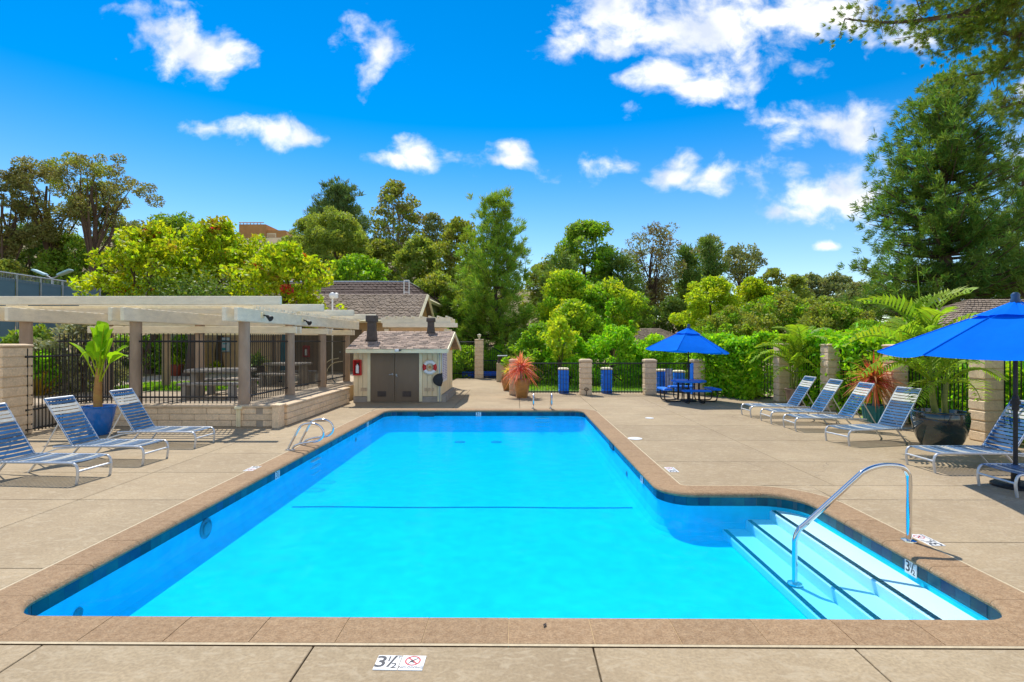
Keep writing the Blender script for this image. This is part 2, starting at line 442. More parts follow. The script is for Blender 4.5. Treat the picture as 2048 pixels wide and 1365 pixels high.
MT['bluepot'] = pm('cobalt glazed pot', (.004, .14, .50), .2, var=.15, scale=4, spec=.55, coat=.4)
MT['tealpot'] = pm('teal ribbed pot', (.01, .17, .19), .35, var=.25, scale=5)
MT['dkpot'] = pm('dark green glaze', (.004, .045, .05), .08, var=.5, scale=2.2, col2=(.022, .016, .013), spec=.6, coat=.6)
MT['soil'] = pm('soil', (.05, .035, .022), .95, var=.3, scale=20)
MT['bark'] = pm('bark', (.12, .08, .055), .95, var=.35, scale=3, bump=.8, bscale=12, stretch=(1, 1, .25))
MT['bark2'] = pm('pale bark', (.34, .28, .22), .85, var=.3, scale=2, bump=.4, bscale=8, stretch=(1, 1, .3))
MT['dirt'] = pm('dry ground', (.30, .19, .11), .95, var=.3, scale=.25, col2=(.12, .13, .035), bump=.6, bscale=2, fine=.2)
MT['lawn'] = pm('lawn', (.10, .19, .018), .9, var=.35, scale=2.5, bump=.8, bscale=60, fine=.3)
MT['patio'] = deck_mat('patio concrete', (.46, .37, .26), (.37, .28, .19), (.52, .43, .31))
MT['brickpave'] = pm('pink paving', (.38, .23, .17), .85, var=.2, scale=3, bump=.3)
MT['conc'] = pm('grey concrete', (.34, .31, .27), .85, var=.2, scale=5, bump=.3)
MT['screen'] = pm('windscreen', (.14, .25, .31), .7, var=.1, scale=1)
MT['galv'] = pm('galvanised steel', (.42, .46, .48), .45, .5, var=.1)
MT['paper'] = pm('printed paper', (.74, .73, .74), .5, var=.04)
MT['ink'] = pm('dark ink', (.03, .032, .04), .5, var=.1)
MT['redink'] = pm('red ink', (.48, .03, .04), .5, var=.1)
MT['purple'] = pm('purple ink', (.28, .20, .42), .5, var=.1)
MT['tealink'] = pm('teal ink', (.05, .38, .42), .5, var=.1)
MT['wood'] = pm('orange gable wood', (.52, .27, .09), .7, var=.15, scale=4)
MT['tealumb'] = pm('teal canvas', (.01, .09, .13), .8, var=.2)

# ------------------------------------------------------------------ ground and hills
def sst(a, b, x):
    t = np.clip((x - a) / (b - a), 0, 1)
    return t * t * (3 - 2 * t)
def terr(x, y):
    x = np.asarray(x, float); y = np.asarray(y, float)
    lf = sst(-8, -24, x)
    rt = sst(6, 30, x)
    k = .62 + .38 * lf - .34 * rt
    h = k * (20 * sst(30, 112, y)) + lf * 2.6 * sst(20, 32, y)
    h = h + .25 * np.sin(x * .21 + 1) * np.sin(y * .17) * sst(26, 40, y)
    return -.06 + h
def tz(x, y): return float(terr(x, y))

xs = np.unique(np.concatenate([np.linspace(-170, -20, 26), np.linspace(-20, -6, 8), [-6, 5], np.linspace(5, 20, 9), np.linspace(20, 170, 26)]))
ys = np.unique(np.concatenate([np.linspace(-60, -2, 7), [-2, 17], np.linspace(17, 40, 16), np.linspace(40, 130, 37), np.linspace(130, 400, 10)]))
gv = [(x, y, tz(x, y)) for y in ys for x in xs]
gf = []
nx = len(xs)
for j in range(len(ys) - 1):
    for i in range(nx - 1):
        if -6.01 < xs[i] < 5 - 1e-6 and -2.01 < ys[j] < 17 - 1e-6: continue      # the pool's pit
        gf.append((j*nx+i, j*nx+i+1, (j+1)*nx+i+1, (j+1)*nx+i))
o = MB().add(gv, gf).build('ground', MT['dirt'], smooth=True)
tag(o, 'dry brown earth rising into a hill behind the pool', None, None, 'structure')

# ------------------------------------------------------------------ pool
XL, XR, XA, YN, YA, YF = -3.80, 1.94, 3.69, 3.86, 7.08, 15.5
CORN = [(XL, YN, 1, .30, 180), (XA, YN, 1, .30, 270), (XA, YA, 1, .48, 0), (XR, YA, -1, .42, 270), (XR, YF, 1, .34, 0), (XL, YF, 1, .34, 90)]
SGN = [(1, 1), (-1, 1), (-1, -1), (1, -1), (-1, -1), (1, -1)]     # direction of the pool's inside (reentrant: of the deck)
SEG = 8
def outline(d, nst=None):
    """pool edge moved inwards by d; list of runs: ('arc', pts) / ('line', a, b)"""
    runs = []
    for k, (x, y, cv, r, a0) in enumerate(CORN):
        sx, sy = SGN[k]
        if cv > 0:
            c = (x + sx * r, y + sy * r); rad = max(r - d, .01)
            pts = [(c[0] + rad * math.cos(R(a0 + 90 * i / SEG)), c[1] + rad * math.sin(R(a0 + 90 * i / SEG))) for i in range(SEG + 1)]
        else:                                  # deck corner poking into the pool
            c = (x + r, y + r); rad = r + d
            pts = [(c[0] + rad * math.cos(R(270 - 90 * i / SEG)), c[1] + rad * math.sin(R(270 - 90 * i / SEG))) for i in range(SEG + 1)]
        runs.append(pts)
    return runs
def closed(d):
    return [p for r_ in outline(d) for p in r_]

pool = empty('swimming_pool', (0, 0, 0), 0, 'large L shaped swimming pool with brown stone coping and bright blue water', 'swimming pool')
# shell
WATER = -.155
rings = [(0, -.03), (0, -.40), (.03, -.50), (.08, -.555), (.16, -.58)]
mb = MB(); vs = []; n_ = len(closed(0))
for d, z in rings: vs += [(x, y, z) for x, y in closed(d)]
fs = []
for r_ in range(len(rings) - 1):
    for i in range(n_):
        j = (i + 1) % n_
        fs.append((r_*n_+i, r_*n_+j, (r_+1)*n_+j, (r_+1)*n_+i))
mb.add(vs, fs)
last = [(x, y, -.58) for x, y in closed(.16)]
# floor: main basin and alcove
mb.add(last, [tuple(range(n_))])
o = mb.build('basin', pm('blue pool plaster', (.03, .74, .95), .7, var=.05, scale=1.2, spec=.05, bscale=6, fine=.09), pool, smooth=False)  # fine mottle imitates faint caustic wisps, painted into the plaster colour
# steps
STEPS = [(3.33, -.21), (3.015, -.335), (2.70, -.46)]
for i, (x, z) in enumerate(STEPS):
    x1 = XA - .004 if i == 0 else STEPS[i-1][0] + .004
    b = MB().box(((x + x1) / 2, (YN + YA) / 2, (z - .6) / 2), (x1 - x, YA - YN - .008, z + .6 - .02), bev=.02)
    b.build('step', MT['plaster'], pool)
# line tiles on the step edges and on the floor
lt = MB().box((0, 0, 0), (.048, .048, .008), bev=.002).mesh('line_tile', MT['line'])
for (x, z) in STEPS:
    n = 59
    for i in range(n):
        y = YN + .06 + (YA - YN - .14) * i / (n - 1)
        link('line_tile', lt, pool, (x + .034, y, z - .0065 - .002))
n = 101
for i in range(n):
    x = -3.46 + i * .0523
    link('line_tile', lt, pool, (x, 8.28 + .012 * math.sin(i * .13), -.578))
# coping
def point(run, t, d):
    """t in [0, 1] along straight run between corner run and the next"""
    o_ = outline(d)
    a = o_[run][-1]; b = o_[(run + 1) % 6][0]
    return (a[0] + (b[0]-a[0])*t, a[1] + (b[1]-a[1])*t)
PROF = [(-.33, -.10), (-.33, .004), (-.05, .006), (0.0, .002), (.025, -.012), (.035, -.032), (.028, -.052), (.01, -.062), (-.06, -.10)]
def stone(samples):                        # samples: list of functions d -> (x, y)
    vs, fs = [], []
    m = len(PROF)
    for sfun in samples:
        for d, z in PROF: vs.append((*sfun(d), z))
    for i in range(len(samples) - 1):
        for k in range(m):
            l = (k + 1) % m
            fs.append((i*m+k, (i+1)*m+k, (i+1)*m+l, i*m+l))
    fs.append(tuple(range(m))); fs.append(tuple((len(samples)-1)*m + k for k in range(m-1, -1, -1)))
    me = MB().add(vs, fs).mesh('coping_stone', MT['coping'], smooth=True)
    link('coping_stone', me, pool)
OL = {}
def ol(d):
    if d not in OL: OL[d] = outline(d)
    return OL[d]
for k in range(6):
    a, b = ol(0)[k][-1], ol(0)[(k+1) % 6][0]
    ln = math.dist(a, b); n = max(1, round(ln / .585)); g = .003 / ln
    for i in range(n):
        t0, t1 = i / n + g, (i + 1) / n - g
        def mk(t, k=k):
            def f(d):
                a, b = ol(d)[k][-1], ol(d)[(k+1) % 6][0]
                return (a[0]+(b[0]-a[0])*t, a[1]+(b[1]-a[1])*t)
            return f
        stone([mk(t0), mk((t0+t1)/2), mk(t1)])
    stone([(lambda d, k=k, i=i: ol(d)[k][i]) for i in range(SEG + 1)])
bedv = [(x, y, z) for d, z in ((-.329, -.0015), (-.05, .001), (0.0, -.003), (.021, -.016), (.029, -.034)) for x, y in closed(d)]
MB().add(bedv, [(r_*n_+i, r_*n_+(i+1) % n_, (r_+1)*n_+(i+1) % n_, (r_+1)*n_+i) for r_ in range(4) for i in range(n_)]).build('joint_mortar', pm('joint mortar', (.50, .36, .2), .9), pool)
# waterline tiles
def walk(d, step, inset=0):
    res = []
    pts = closed(d) + [closed(d)[0]]
    dist = 0; nxt = step / 2
    for a, b in zip(pts[:-1], pts[1:]):
        l_ = math.dist(a, b)
        while l_ > 1e-9 and nxt <= dist + l_:
            t = (nxt - dist) / l_
            res.append((a[0]+(b[0]-a[0])*t, a[1]+(b[1]-a[1])*t, math.atan2(b[1]-a[1], b[0]-a[0])))
            nxt += step
        dist += l_
    return res
wt = MB().box((0, 0, 0), (.152, .012, .122), bev=.003).mesh('waterline_tile', MT['tile'])
per = sum(math.dist(a, b) for a, b in zip(closed(0), closed(0)[1:] + closed(0)[:1]))
stp = per / round(per / .152)
for (x, y, a) in walk(0.001, stp): link('waterline_tile', wt, pool, (x, y, -.109), (0, 0, a))
# grout behind the tiles
g_ = MB(); c0 = closed(.003); vs = [(x, y, -.05) for x, y in c0] + [(x, y, -.174) for x, y in c0]
g_.add(vs, [(i, (i+1) % n_, n_ + (i+1) % n_, n_ + i) for i in range(n_)]).build('grout_band', pm('grout', (.03, .10, .13), .8), pool)

# fittings
lp = MB()
lp.lathe([(.12, 0), (.12, .012), (.10, .02), (.10, .012), (.075, .012), (.075, .03), (.05, .035), (.0, .037)], 24, M4((0, 0, 0), (0, R(90), 0)))
lp.build('pool_light', pm('lens ring', (.05, .25, .33), .3), pool, (XL + .002, 6.5, -.29))
dr = MB().lathe([(.14, 0), (.14, .012), (.10, .02), (0, .022)], 20).mesh('drain_cover', pm('drain', (.10, .17, .2), .5))
for px in (920, 993):
    p = G(px, 884, -.57); link('drain_cover', dr, pool, (p.x, p.y, -.579))
rt = MB().lathe([(.05, 0), (.05, .01), (.03, .02), (.02, .008), (0, .008)], 14, M4((0, 0, 0), (0, R(90), 0))).mesh('inlet_ring', pm('inlet', (.06, .2, .28), .4))
for (x, y, z, rz) in ((XL + .002, 12.6, -.33, 0), (XR - .002, 9.4, -.33, R(180)), (XL + .002, 4.6, -.36, 0)):
    link('inlet_ring', rt, pool, (x, y, z), (0, 0, rz))
sk = MB(); sk.box((0, 0, 0), (.42, .02, .12)); sk.box((0, -.008, .01), (.46, .012, .02))
skm = sk.mesh('skimmer_mouth', pm('skimmer', (.01, .06, .09), .4))
p = G(845, 826); link('skimmer_mouth', skm, pool, (-2.6, YF - .008, -.135))
link('skimmer_mouth', skm, pool, (XR - .008, 10.9, -.135), (0, 0, R(90)))

def text_mesh(txt, size, mat, sx=1.0):
    cu = bpy.data.curves.new('lettering', 'FONT')
    cu.body = txt; cu.size = size; cu.align_x = 'CENTER'; cu.align_y = 'CENTER'; cu.resolution_u = 3; cu.offset = size * .012
    ob = bpy.data.objects.new('lettering_tmp', cu); COL.objects.link(ob)
    dg = bpy.context.evaluated_depsgraph_get()
    me = bpy.data.meshes.new_from_object(ob.evaluated_get(dg))
    bpy.data.objects.remove(ob)
    me.name = 'lettering'; me.materials.clear(); me.materials.append(mat)
    if sx != 1.0:
        for v in me.vertices: v.co.x *= sx
    return me
T3 = text_mesh('3', .16, MT['ink']); T1 = text_mesh('1', .075, MT['ink']); T2 = text_mesh('2', .075, MT['ink']); TS = text_mesh('/', .15, MT['ink'])
TFT = text_mesh('FT', .04, MT['ink']); TND = text_mesh('NO DIVING', .0285, MT['ink'])
def marks_depth(par, z, k=1.0):
    for me, x, y, s in ((T3, -.042, 0, 1), (T1, .004, .032, 1), (TS, .024, .0, 1), (T2, .046, -.036, 1), (TFT, .054, .052, 1)):
        link('lettering', me, par, (x * k, y * k, z), None, (k, k, 1))
ring = MB()
vs, fs = [], []
for i in range(32):
    a = 2 * math.pi * i / 32
    for r_ in (.040, .049): vs.append((r_ * math.cos(a), r_ * math.sin(a), 0))
for i in range(32):
    j = (i + 1) % 32; fs.append((2*i, 2*i+1, 2*j+1, 2*j))
ring.add(vs, fs); ring.add([(-.033, .026, 0), (-.026, .033, 0), (.033, -.026, 0), (.026, -.033, 0)], [(0, 3, 2, 1)])
ringm = ring.mesh('ban_ring', MT['redink'])
dv = MB()      # diving figure
dv.add([(.030, .024, 0), (.028, .027, 0), (-.004, .004, 0), (.0, -.002, 0)], [(0, 1, 2, 3)])
dv.add([(-.004, .006, 0), (.004, -.004, 0), (-.012, -.016, 0), (-.02, -.012, 0)], [(0, 3, 2, 1)])
dv.add([(-.012, -.012, 0), (-.018, -.016, 0), (-.026, -.028, 0), (-.022, -.03, 0)], [(0, 1, 2, 3)])
dv.add([(.0, -.004, 0), (.012, -.02, 0), (.009, -.021, 0), (-.006, -.012, 0)], [(0, 3, 2, 1)])
dvm = dv.mesh('diver_mark', MT['ink'])
tilem = MB().box((0, 0, 0), (.15, .15, .008), bev=.002).mesh('marker_tile', MT['white'])

# water: a closed body of absorbing water with a reflecting top
wm = bpy.data.materials.new('pool water'); wm.use_nodes = True
t = wm.node_tree; t.nodes.clear()
mo = t.nodes.new('ShaderNodeOutputMaterial'); tr = t.nodes.new('ShaderNodeBsdfTransparent'); gl = t.nodes.new('ShaderNodeBsdfGlossy'); fr = t.nodes.new('ShaderNodeFresnel'); mx = t.nodes.new('ShaderNodeMixShader')
fr.inputs['IOR'].default_value = 1.06; gl.inputs['Roughness'].default_value = .03
g = t.nodes.new('ShaderNodeNewGeometry')
nz = t.nodes.new('ShaderNodeTexNoise'); nz.inputs['Scale'].default_value = 3.2; nz.inputs['Detail'].default_value = 3; nz.inputs['Distortion'].default_value = .6
t.links.new(g.outputs['Position'], nz.inputs['Vector'])
bp = t.nodes.new('ShaderNodeBump'); bp.inputs['Strength'].default_value = .3; bp.inputs['Distance'].default_value = .05
t.links.new(nz.outputs[0], bp.inputs['Height']); t.links.new(bp.outputs[0], gl.inputs['Normal']); t.links.new(bp.outputs[0], fr.inputs['Normal'])
hf = t.nodes.new('ShaderNodeMath'); hf.operation = 'MULTIPLY'; hf.inputs[1].default_value = .6; t.links.new(fr.outputs[0], hf.inputs[0]); t.links.new(hf.outputs[0], mx.inputs[0]); t.links.new(tr.outputs[0], mx.inputs[1]); t.links.new(gl.outputs[0], mx.inputs[2]); t.links.new(mx.outputs[0], mo.inputs['Surface'])
va = t.nodes.new('ShaderNodeVolumeAbsorption'); va.inputs['Color'].default_value = (0.0, .83, 1.0, 1); va.inputs['Density'].default_value = 1.5
vsc = t.nodes.new('ShaderNodeVolumeScatter'); vsc.inputs['Color'].default_value = (.02, .80, 1, 1); vsc.inputs['Density'].default_value = .27
vad = t.nodes.new('ShaderNodeAddShader'); t.links.new(va.outputs[0], vad.inputs[0]); t.links.new(vsc.outputs[0], vad.inputs[1])
t.links.new(vad.outputs[0], mo.inputs['Volume'])
wb = MB(); c1 = closed(-.02)
vs = [(x, y, WATER) for x, y in c1] + [(x, y, -.66) for x, y in c1]
fs = [tuple(range(n_)), tuple(range(2*n_-1, n_-1, -1))] + [(i, n_+i, n_+(i+1) % n_, (i+1) % n_) for i in range(n_)]
o = wb.add(vs, fs).build('water', wm)
tag(o, 'clear turquoise water filling the pool', None, None, 'structure')

# waterline depth plates on the pool wall
pl = MB().box((0, 0, 0), (.15, .13, .006)).mesh('depth_plate', MT['white'])
for (x, y, rz) in ((XA - .012, 5.02, 270), (XL + .012, 8.45, 90), (XR - .012, 8.25, 270), (-1.1, YF - .012, 0), (XL + .012, 13.6, 90)):
    q = link('depth_plate', pl, pool, (x, y, -.118), (R(90), 0, R(rz)))
    marks_depth(q, .0038, .85)

# ------------------------------------------------------------------ deck
deck = empty('pool_deck', (0, 0, 0), 0, 'tan concrete deck in large jointed slabs round the pool', None, None, 'structure')
DO = .36                                  # coping and mastic
x0, x1, xr_, y0, ya_, yf_ = XL - DO, XA + DO, XR + DO, YN - DO, YA + DO, YF + DO
base = MB()
for a in (((-14, y0), (x0, 22)), ((-14, -3), (16, y0)), ((x1, y0), (16, 22)), ((xr_, ya_), (x1, 22)), ((x0, yf_), (xr_, 22))):
    (ax, ay), (bx, by) = a
    base.add([(ax, ay, -.05), (bx, ay, -.05), (bx, by, -.05), (ax, by, -.05)], [(0, 1, 2, 3)])
o = base.build('deck_base', MT['joint'], deck); o['kind'] = 'structure'
def slab(ax, bx, ay, by):
    g = .0055
    me = MB().box(((ax+bx)/2, (ay+by)/2, -.02), (bx-ax-2*g, by-ay-2*g, .04), bev=.004).mesh('slab', MT['deck'])
    link('slab', me, deck)
def band(xa, xb, ycuts):
    for a, b in zip(ycuts[:-1], ycuts[1:]): slab(xa, xb, a, b)
nearx = [-14, -8.2, -4.9, -3.12, -1.33, .5, 2.2, 3.95, 5.8, 9, 16]
for a, b in zip(nearx[:-1], nearx[1:]): slab(a, b, -3, y0) if False else (slab(a, b, -3, 1.2), slab(a, b, 1.2, y0))
ly = [y0, 4.67, 6.7, 8.1, 9.5, 11.0, 12.4, 14.2, 16.1, 18.6, 22]
band(x0 - 1.36, x0, ly)
band(-9.4, x0 - 1.36, [y0, 4.67, 6.7, 8.1, 9.5, 11.0, 12.4])
band(-14, -9.4, [y0, 5.5, 8.1, 11.0, 12.4])
ry = [ya_, 8.9, 10.8, 12.7, 14.6, 16.4, 18.3, 22]
band(xr_, 4.4, ry); band(4.4, 8.0, [ya_, 8.9, 10.8, 12.7, 14.6, 16.4, 18.3, 22]); band(8.0, 16, [ya_, 10.8, 14.6, 18.3, 22])
band(x1, 8.0, [y0, 5.35, 6.78, ya_]); band(8.0, 16, [y0, 5.35, ya_])
fx = [x0, -1.9, .1, xr_]
for a, b in zip(fx[:-1], fx[1:]): band(a, b, [yf_, 17.6, 19.6, 22])
# deck behind the shed, towards the far gate
band(-3.2, 1.6, [22, 25, 29.5])
# mastic bead between coping and deck, with the rounded corners filled
def corner_fill(k):
    x, y, cv, r_, a0 = CORN[k]; sx, sy = SGN[k]
    cx, cy_ = x - sx * DO, y - sy * DO
    arc = outline(-.335)[k]
    poly = [(cx, cy_)] + arc
    v = [(p[0], p[1], 0.0) for p in poly]; f = [(0, i, i + 1) for i in range(1, len(poly) - 1)]
    if (sx * sy) > 0 : f = [t_[::-1] for t_ in f]
    MB().add(v, f).build('slab', MT['deck'], deck)
for k in (0, 1, 2, 4, 5): corner_fill(k)
mbd = MB()
co, ci = closed(-.357), closed(-.329)
vs = [(x, y, .0025) for x, y in co] + [(x, y, .0025) for x, y in ci]
mbd.add(vs, [(i, (i+1) % n_, n_+(i+1) % n_, n_+i) for i in range(n_)])
o = mbd.build('mastic_bead', MT['mastic'], pool)

# depth markers set into the deck: two tiles each
def deck_marker(p, rz, label, both=True):
    t_ = empty('depth_marker', (p.x, p.y, .0035), rz, label, 'depth marker', 'depth markers set into the deck')
    a = link('marker_tile', tilem, t_, (-.077, 0, -.002)); marks_depth(a, .0052)
    b = link('marker_tile', tilem, t_, (.077, 0, -.002))
    link('ban_ring', ringm, b, (0, .018, .0052)); link('diver_mark', dvm, b, (0, .018, .0062)); link('lettering', TND, b, (0, -.05, .0052))
    return t_
deck_marker(G(800, 1327), R(-1), 'white depth tiles in the near deck edge, 3½ FT and NO DIVING')
deck_marker(G(1853, 1081), R(90), 'white depth tiles in the deck at the foot of the curved handrail')
deck_marker(G(1343, 940), R(90), 'white depth tiles in the right deck near the inner pool corner')
deck_marker(G(505, 938), R(-90), 'white depth tiles in the left deck in front of the nearest lounger')
p = G(1270, 878)
o = empty('skimmer_lid', (p.x, p.y, .003), 0, 'round white skimmer lid in the right deck', 'drain lid')
MB().lathe([(.145, 0), (.145, .006), (.13, .009), (0, .009)], 28).build('lid', MT['white'], o)
MB().lathe([(.02, .0092), (.02, .011), (0, .011)], 12).build('grip', MT['galv'], o)
p = G(1299, 837)
o = empty('skimmer_lid', (p.x, p.y, .003), 0, 'small white lid in the right deck beside the far pool corner', 'drain lid')
MB().lathe([(.11, 0), (.11, .006), (.10, .009), (0, .009)], 24).build('lid', MT['white'], o)

# ------------------------------------------------------------------ raised patio, courtyard
PL = .47
pt = empty('patio', (0, 0, 0), 0, 'raised pale concrete patio under the pergola', None, None, 'structure')
MB().box(((-16 - 5.72) / 2, (12.62 + 27.3) / 2, PL / 2 - .12), (16 - 5.72, 27.3 - 12.62, PL + .24 - .006)).build('slab', MT['patio'], pt)
o = MB().box((-11.2, 17.9, PL + .004), (4.2, 3.4, .02)).build('lawn', MT['lawn']); tag(o, 'small lawn behind the patio fence', None, None, 'structure')
o = MB().box((-13.9, 14.6, .1), (5.4, 3.6, .5)).build('path', MT['brickpave']); tag(o, 'pink brick path beyond the left fence', None, None, 'structure')
o = MB().box((3.3, 24.2, .02), (6.0, 6.6, .05)).build('lawn', MT['lawn']); tag(o, 'green lawn beyond the far fence', None, None, 'structure')

# low block wall of the patio
def brick_wall(name, label, A, B, h0, h1, courses, bl, depth, cap=.06, capover=.04):
    A, B = Vector(A), Vector(B); d = B - A; ln = d.length; a = math.atan2(d.y, d.x)
    t_ = empty(name, (A.x, A.y, 0), a, label, 'wall')
    ch = (h1 - h0 - cap) / courses
    me = MB().box((0, 0, 0), (bl - .010, depth, ch - .010), bev=.012).mesh('brick', MT['block'])
    meh = MB().box((0, 0, 0), (bl / 2 - .010, depth, ch - .010), bev=.012).mesh('brick', MT['block'])
    n = round(ln / bl); 
    for c in range(courses):
        z = h0 + ch * (c + .5)
        off = (c % 2) * bl / 2
        x = 0
        if off: link('brick', meh, t_, (bl / 4, 0, z))
        x = off
        while x + bl <= ln + .01:
            link('brick', me, t_, (x + bl / 2, random.uniform(-.004, .004), z)); x += bl
        if ln - x > .12: link('brick', meh, t_, (ln - bl / 4, 0, z))
    MB().box((ln / 2, 0, (h0 + h1 - cap) / 2), (ln - .02, depth - .03, h1 - cap - h0)).build('mortar', pm('mortar', (.40, .33, .25), .9), t_)
    nc = max(1, round(ln / .8))
    cm = MB().box((0, 0, 0), (ln / nc - .008, depth + capover, cap), bev=.012).mesh('cap_stone', MT['cap'])
    for i in range(nc): link('cap_stone', cm, t_, ((i + .5) * ln / nc, 0, h1 - cap / 2))
    return t_
brick_wall('block_wall', 'low cream block wall in front of the pergola, facing the loungers', (-10.7, 12.5), (-5.62, 12.5), 0, PL + .03, 3, .58, .20)
brick_wall('block_wall', 'low cream block wall running from the pergola corner to the pump shed', (-5.52, 12.61), (-5.52, 17.36), 0, PL + .03, 3, .58, .20)
p = MB(); p.box((0, 0, .24), (.16, .30, .5), bev=.01); p.box((0, 0, .51), (.22, .36, .05), bev=.012)
o = empty('corner_pier', (-5.55, 12.42, 0), 0, 'short cream pier at the outer corner of the low patio wall', 'pier')
p.build('pier', MT['block'], o)
o = empty('drain_pipe', (G(470, 857).x, 12.36, 0), 0, 'pale capped drain pipe against the front of the low wall', 'pipe')
p = MB()
for dx in (-.035, .0, .035): p.tube([(dx, 0, .01), (dx, 0, .42)], .016, 8)
p.build('pipe', MT['trim'], o)
MB().box((0, 0, .45), (.16, .10, .07), bev=.012).build('cap', MT['trim'], o)

# block pillars
BLK = {}
def pillar(p, w, hgt, ch, label, mat='block', cap=.10, group='block pillars of the pool fence', rz=0, capm=None):
    t_ = empty('block_pillar', (p[0], p[1], p[2] if len(p) > 2 else 0), rz, label, 'pillar', group)
    n = max(1, round((hgt - cap) / ch)); ch = (hgt - cap) / n
    key = (round(w, 3), round(ch, 3), mat)
    if key not in BLK: BLK[key] = MB().box((0, 0, 0), (w, w, ch - .009), bev=.022).mesh('block', MT[mat])
    for i in range(n):
        link('block', BLK[key], t_, (random.uniform(-.004, .004), random.uniform(-.004, .004), (i + .5) * ch), (0, 0, random.choice((0, R(180)))))
    MB().box((0, 0, (hgt - cap) / 2), (w - .035, w - .035, hgt - cap - .01)).build('mortar', MT['cap'] if mat == 'block' else MT[mat], t_)
    c = MB(); c.box((0, 0, hgt - cap * .62), (w + .03, w + .03, cap * .76), bev=.015); c.box((0, 0, hgt - cap * .12), (w + .0, w + .0, cap * .24), taper=.72)
    c.build('cap', capm or MT['cap'], t_)
    return t_
RP = [(9.39, 10.77), (9.28, 13.17), (9.09, 15.55), (8.75, 17.7)]
nm = ['tall block pillar behind the big dark pot and nearest lounger', 'tall block pillar behind the orange spiky plant', 'tall block pillar behind the two far right loungers', 'tall block pillar at the far end of the right fence beside the potted palm']
for (x, y), l_ in zip(RP, nm): pillar((x, y), .40, 1.92, .2, l_, cap=.06)
pillar((9.6, 8.4), .40, 1.92, .2, 'tall block pillar just outside the frame on the right fence', cap=.06)
BP = []
for px, l_ in ((1030, 'short block pillar hidden behind the red spiky plant'), (1171, 'short block pillar between the two blue pillars on the far fence'), (1299, 'short block pillar left of the blue picnic table on the far fence'), (1395, 'short block pillar behind the blue picnic table')):
    q = P(px, 700, 19.95); BP.append((q.x, q.y)); t_ = pillar((q.x, q.y), .43, 1.33, .19, l_, cap=.12, group='short block pillars of the far fence')
    if px == 1395:
        s_ = MB().box((-.222, 0, .6), (.012, .40, 1.16), bev=.004).build('painted_side', MT['blueblk'], t_); s_['label'] = 'blue painted side of the pillar'
q = P(1440 / 1 - 47, 700, 19.9)
bl = [(1127, .98, 20.5, 'blue painted pillar with white cap left of the centre pillar, beyond the fence'), (1213, .99, 20.5, 'blue painted pillar with white cap right of the centre pillar, beyond the fence'),
      (1323, .92, 20.6, 'blue painted pillar with white cap left of the picnic table, beyond the fence'), (1358, .86, 20.9, 'blue painted pillar with white cap directly behind the picnic table')]
for px, h, z, l_ in bl:
    q = P(px, 700, z); pillar((q.x, q.y), .37, h, .19, l_, 'blueblk', .08, 'blue pillars beyond the far fence', 0, MT['trim'])
q = P(958.5, 700, 28.7)
pillar((q.x, q.y), .46, 2.1, .2, 'tall tan pillar with small lamp on top beside the far gate', cap=.08)
o = empty('pillar_lamp', (q.x, q.y, 2.1), 0, 'small pale lantern on top of the far gate pillar', 'lamp')
MB().lathe([(.05, 0), (.05, .1), (.09, .12), (.09, .2), (.12, .22), (.0, .3)], 10).build('lantern', MT['trim'], o)
q = G(33, 874); 
t_ = pillar((q.x - .36, q.y + .05), .70, 1.94, .2, 'wide pale block pillar at the left edge of the picture', cap=.07)

# iron fences
PK = {}
def fence(name, label, A, B, rails, h0, h1, gap=.105, hB=None, postw=0, group='black iron fences round the pool', pw=.017, slope=None):
    """pickets from A to B; rails: heights; hB: end height (sloping top)"""
    A, B = Vector(A), Vector(B); d = B - A; ln = d.length; a = math.atan2(d.y, d.x)
    t_ = empty(name, (A.x, A.y, 0), a, label, 'fence', group)
    n = max(2, round(ln / gap))
    for i in range(n):
        x = (i + .5) * ln / n
        top = h1 if hB is None else h1 + (hB - h1) * x / ln
        if slope: top = slope(x)
        key = round(top - h0, 2)
        if key not in PK: PK[key] = MB().box((0, 0, (top - h0) / 2), (pw, pw, top - h0)).mesh('picket', MT['iron'])
        link('picket', PK[key], t_, (x, 0, h0))
    for r_ in rails:
        b_ = MB()
        if slope and r_ == max(rails):
            k = 10
            pts = [(ln * i / k, 0, slope(ln * i / k) - (h1 - r_)) for i in range(k + 1)]
            for p0, p1 in zip(pts[:-1], pts[1:]): b_.tube([p0, p1], .022, 4)
        else:
            e = 0 if hB is None or r_ != max(rails) else hB - h1
            b_.tube([(0, 0, r_), (ln, 0, r_ + e)], .022, 4)
        b_.build('rail', MT['iron'], t_)
    return t_
fence('iron_fence', 'black iron fence beside the left block pillar, seen end on behind the blue pot', (-10.45, 11.3), (-11.0, 15.4), (.1, .52, 1.66), .04, 1.84)
fence('iron_fence', 'black iron fence on the low wall between the two front pergola posts', (-8.95, 12.62), (-6.62, 12.62), (PL + .2, PL + 1.52), PL + .05, PL + 1.71)
fence('iron_fence', 'black iron fence on the low wall left of the left front pergola post', (-10.9, 12.62), (-9.25, 12.62), (PL + .2, PL + 1.52), PL + .05, PL + 1.71)
PY = [12.72, 15.3, 17.85, 20.4]
PX = -6.5
for i, l_ in enumerate(('nearest side', 'middle side', 'farthest side')):
    fence('iron_fence', f'black iron fence panel between the side pergola posts, {l_} bay', (PX, PY[i] + .16), (PX, PY[i+1] - .16), (PL + .2, PL + 1.52), PL + .05, PL + 1.71)
def far_panel(a, b, label): 
    fence('iron_fence', label, (a[0] + .24, a[1]), (b[0] - .24, b[1]), (.10, 1.17), .05, 1.18)
far_panel(BP[0], BP[1], 'low black fence panel in front of the lawn, right of the red spiky plant')
far_panel(BP[1], BP[2], 'low black fence panel left of the picnic table, with one blue pillar behind')
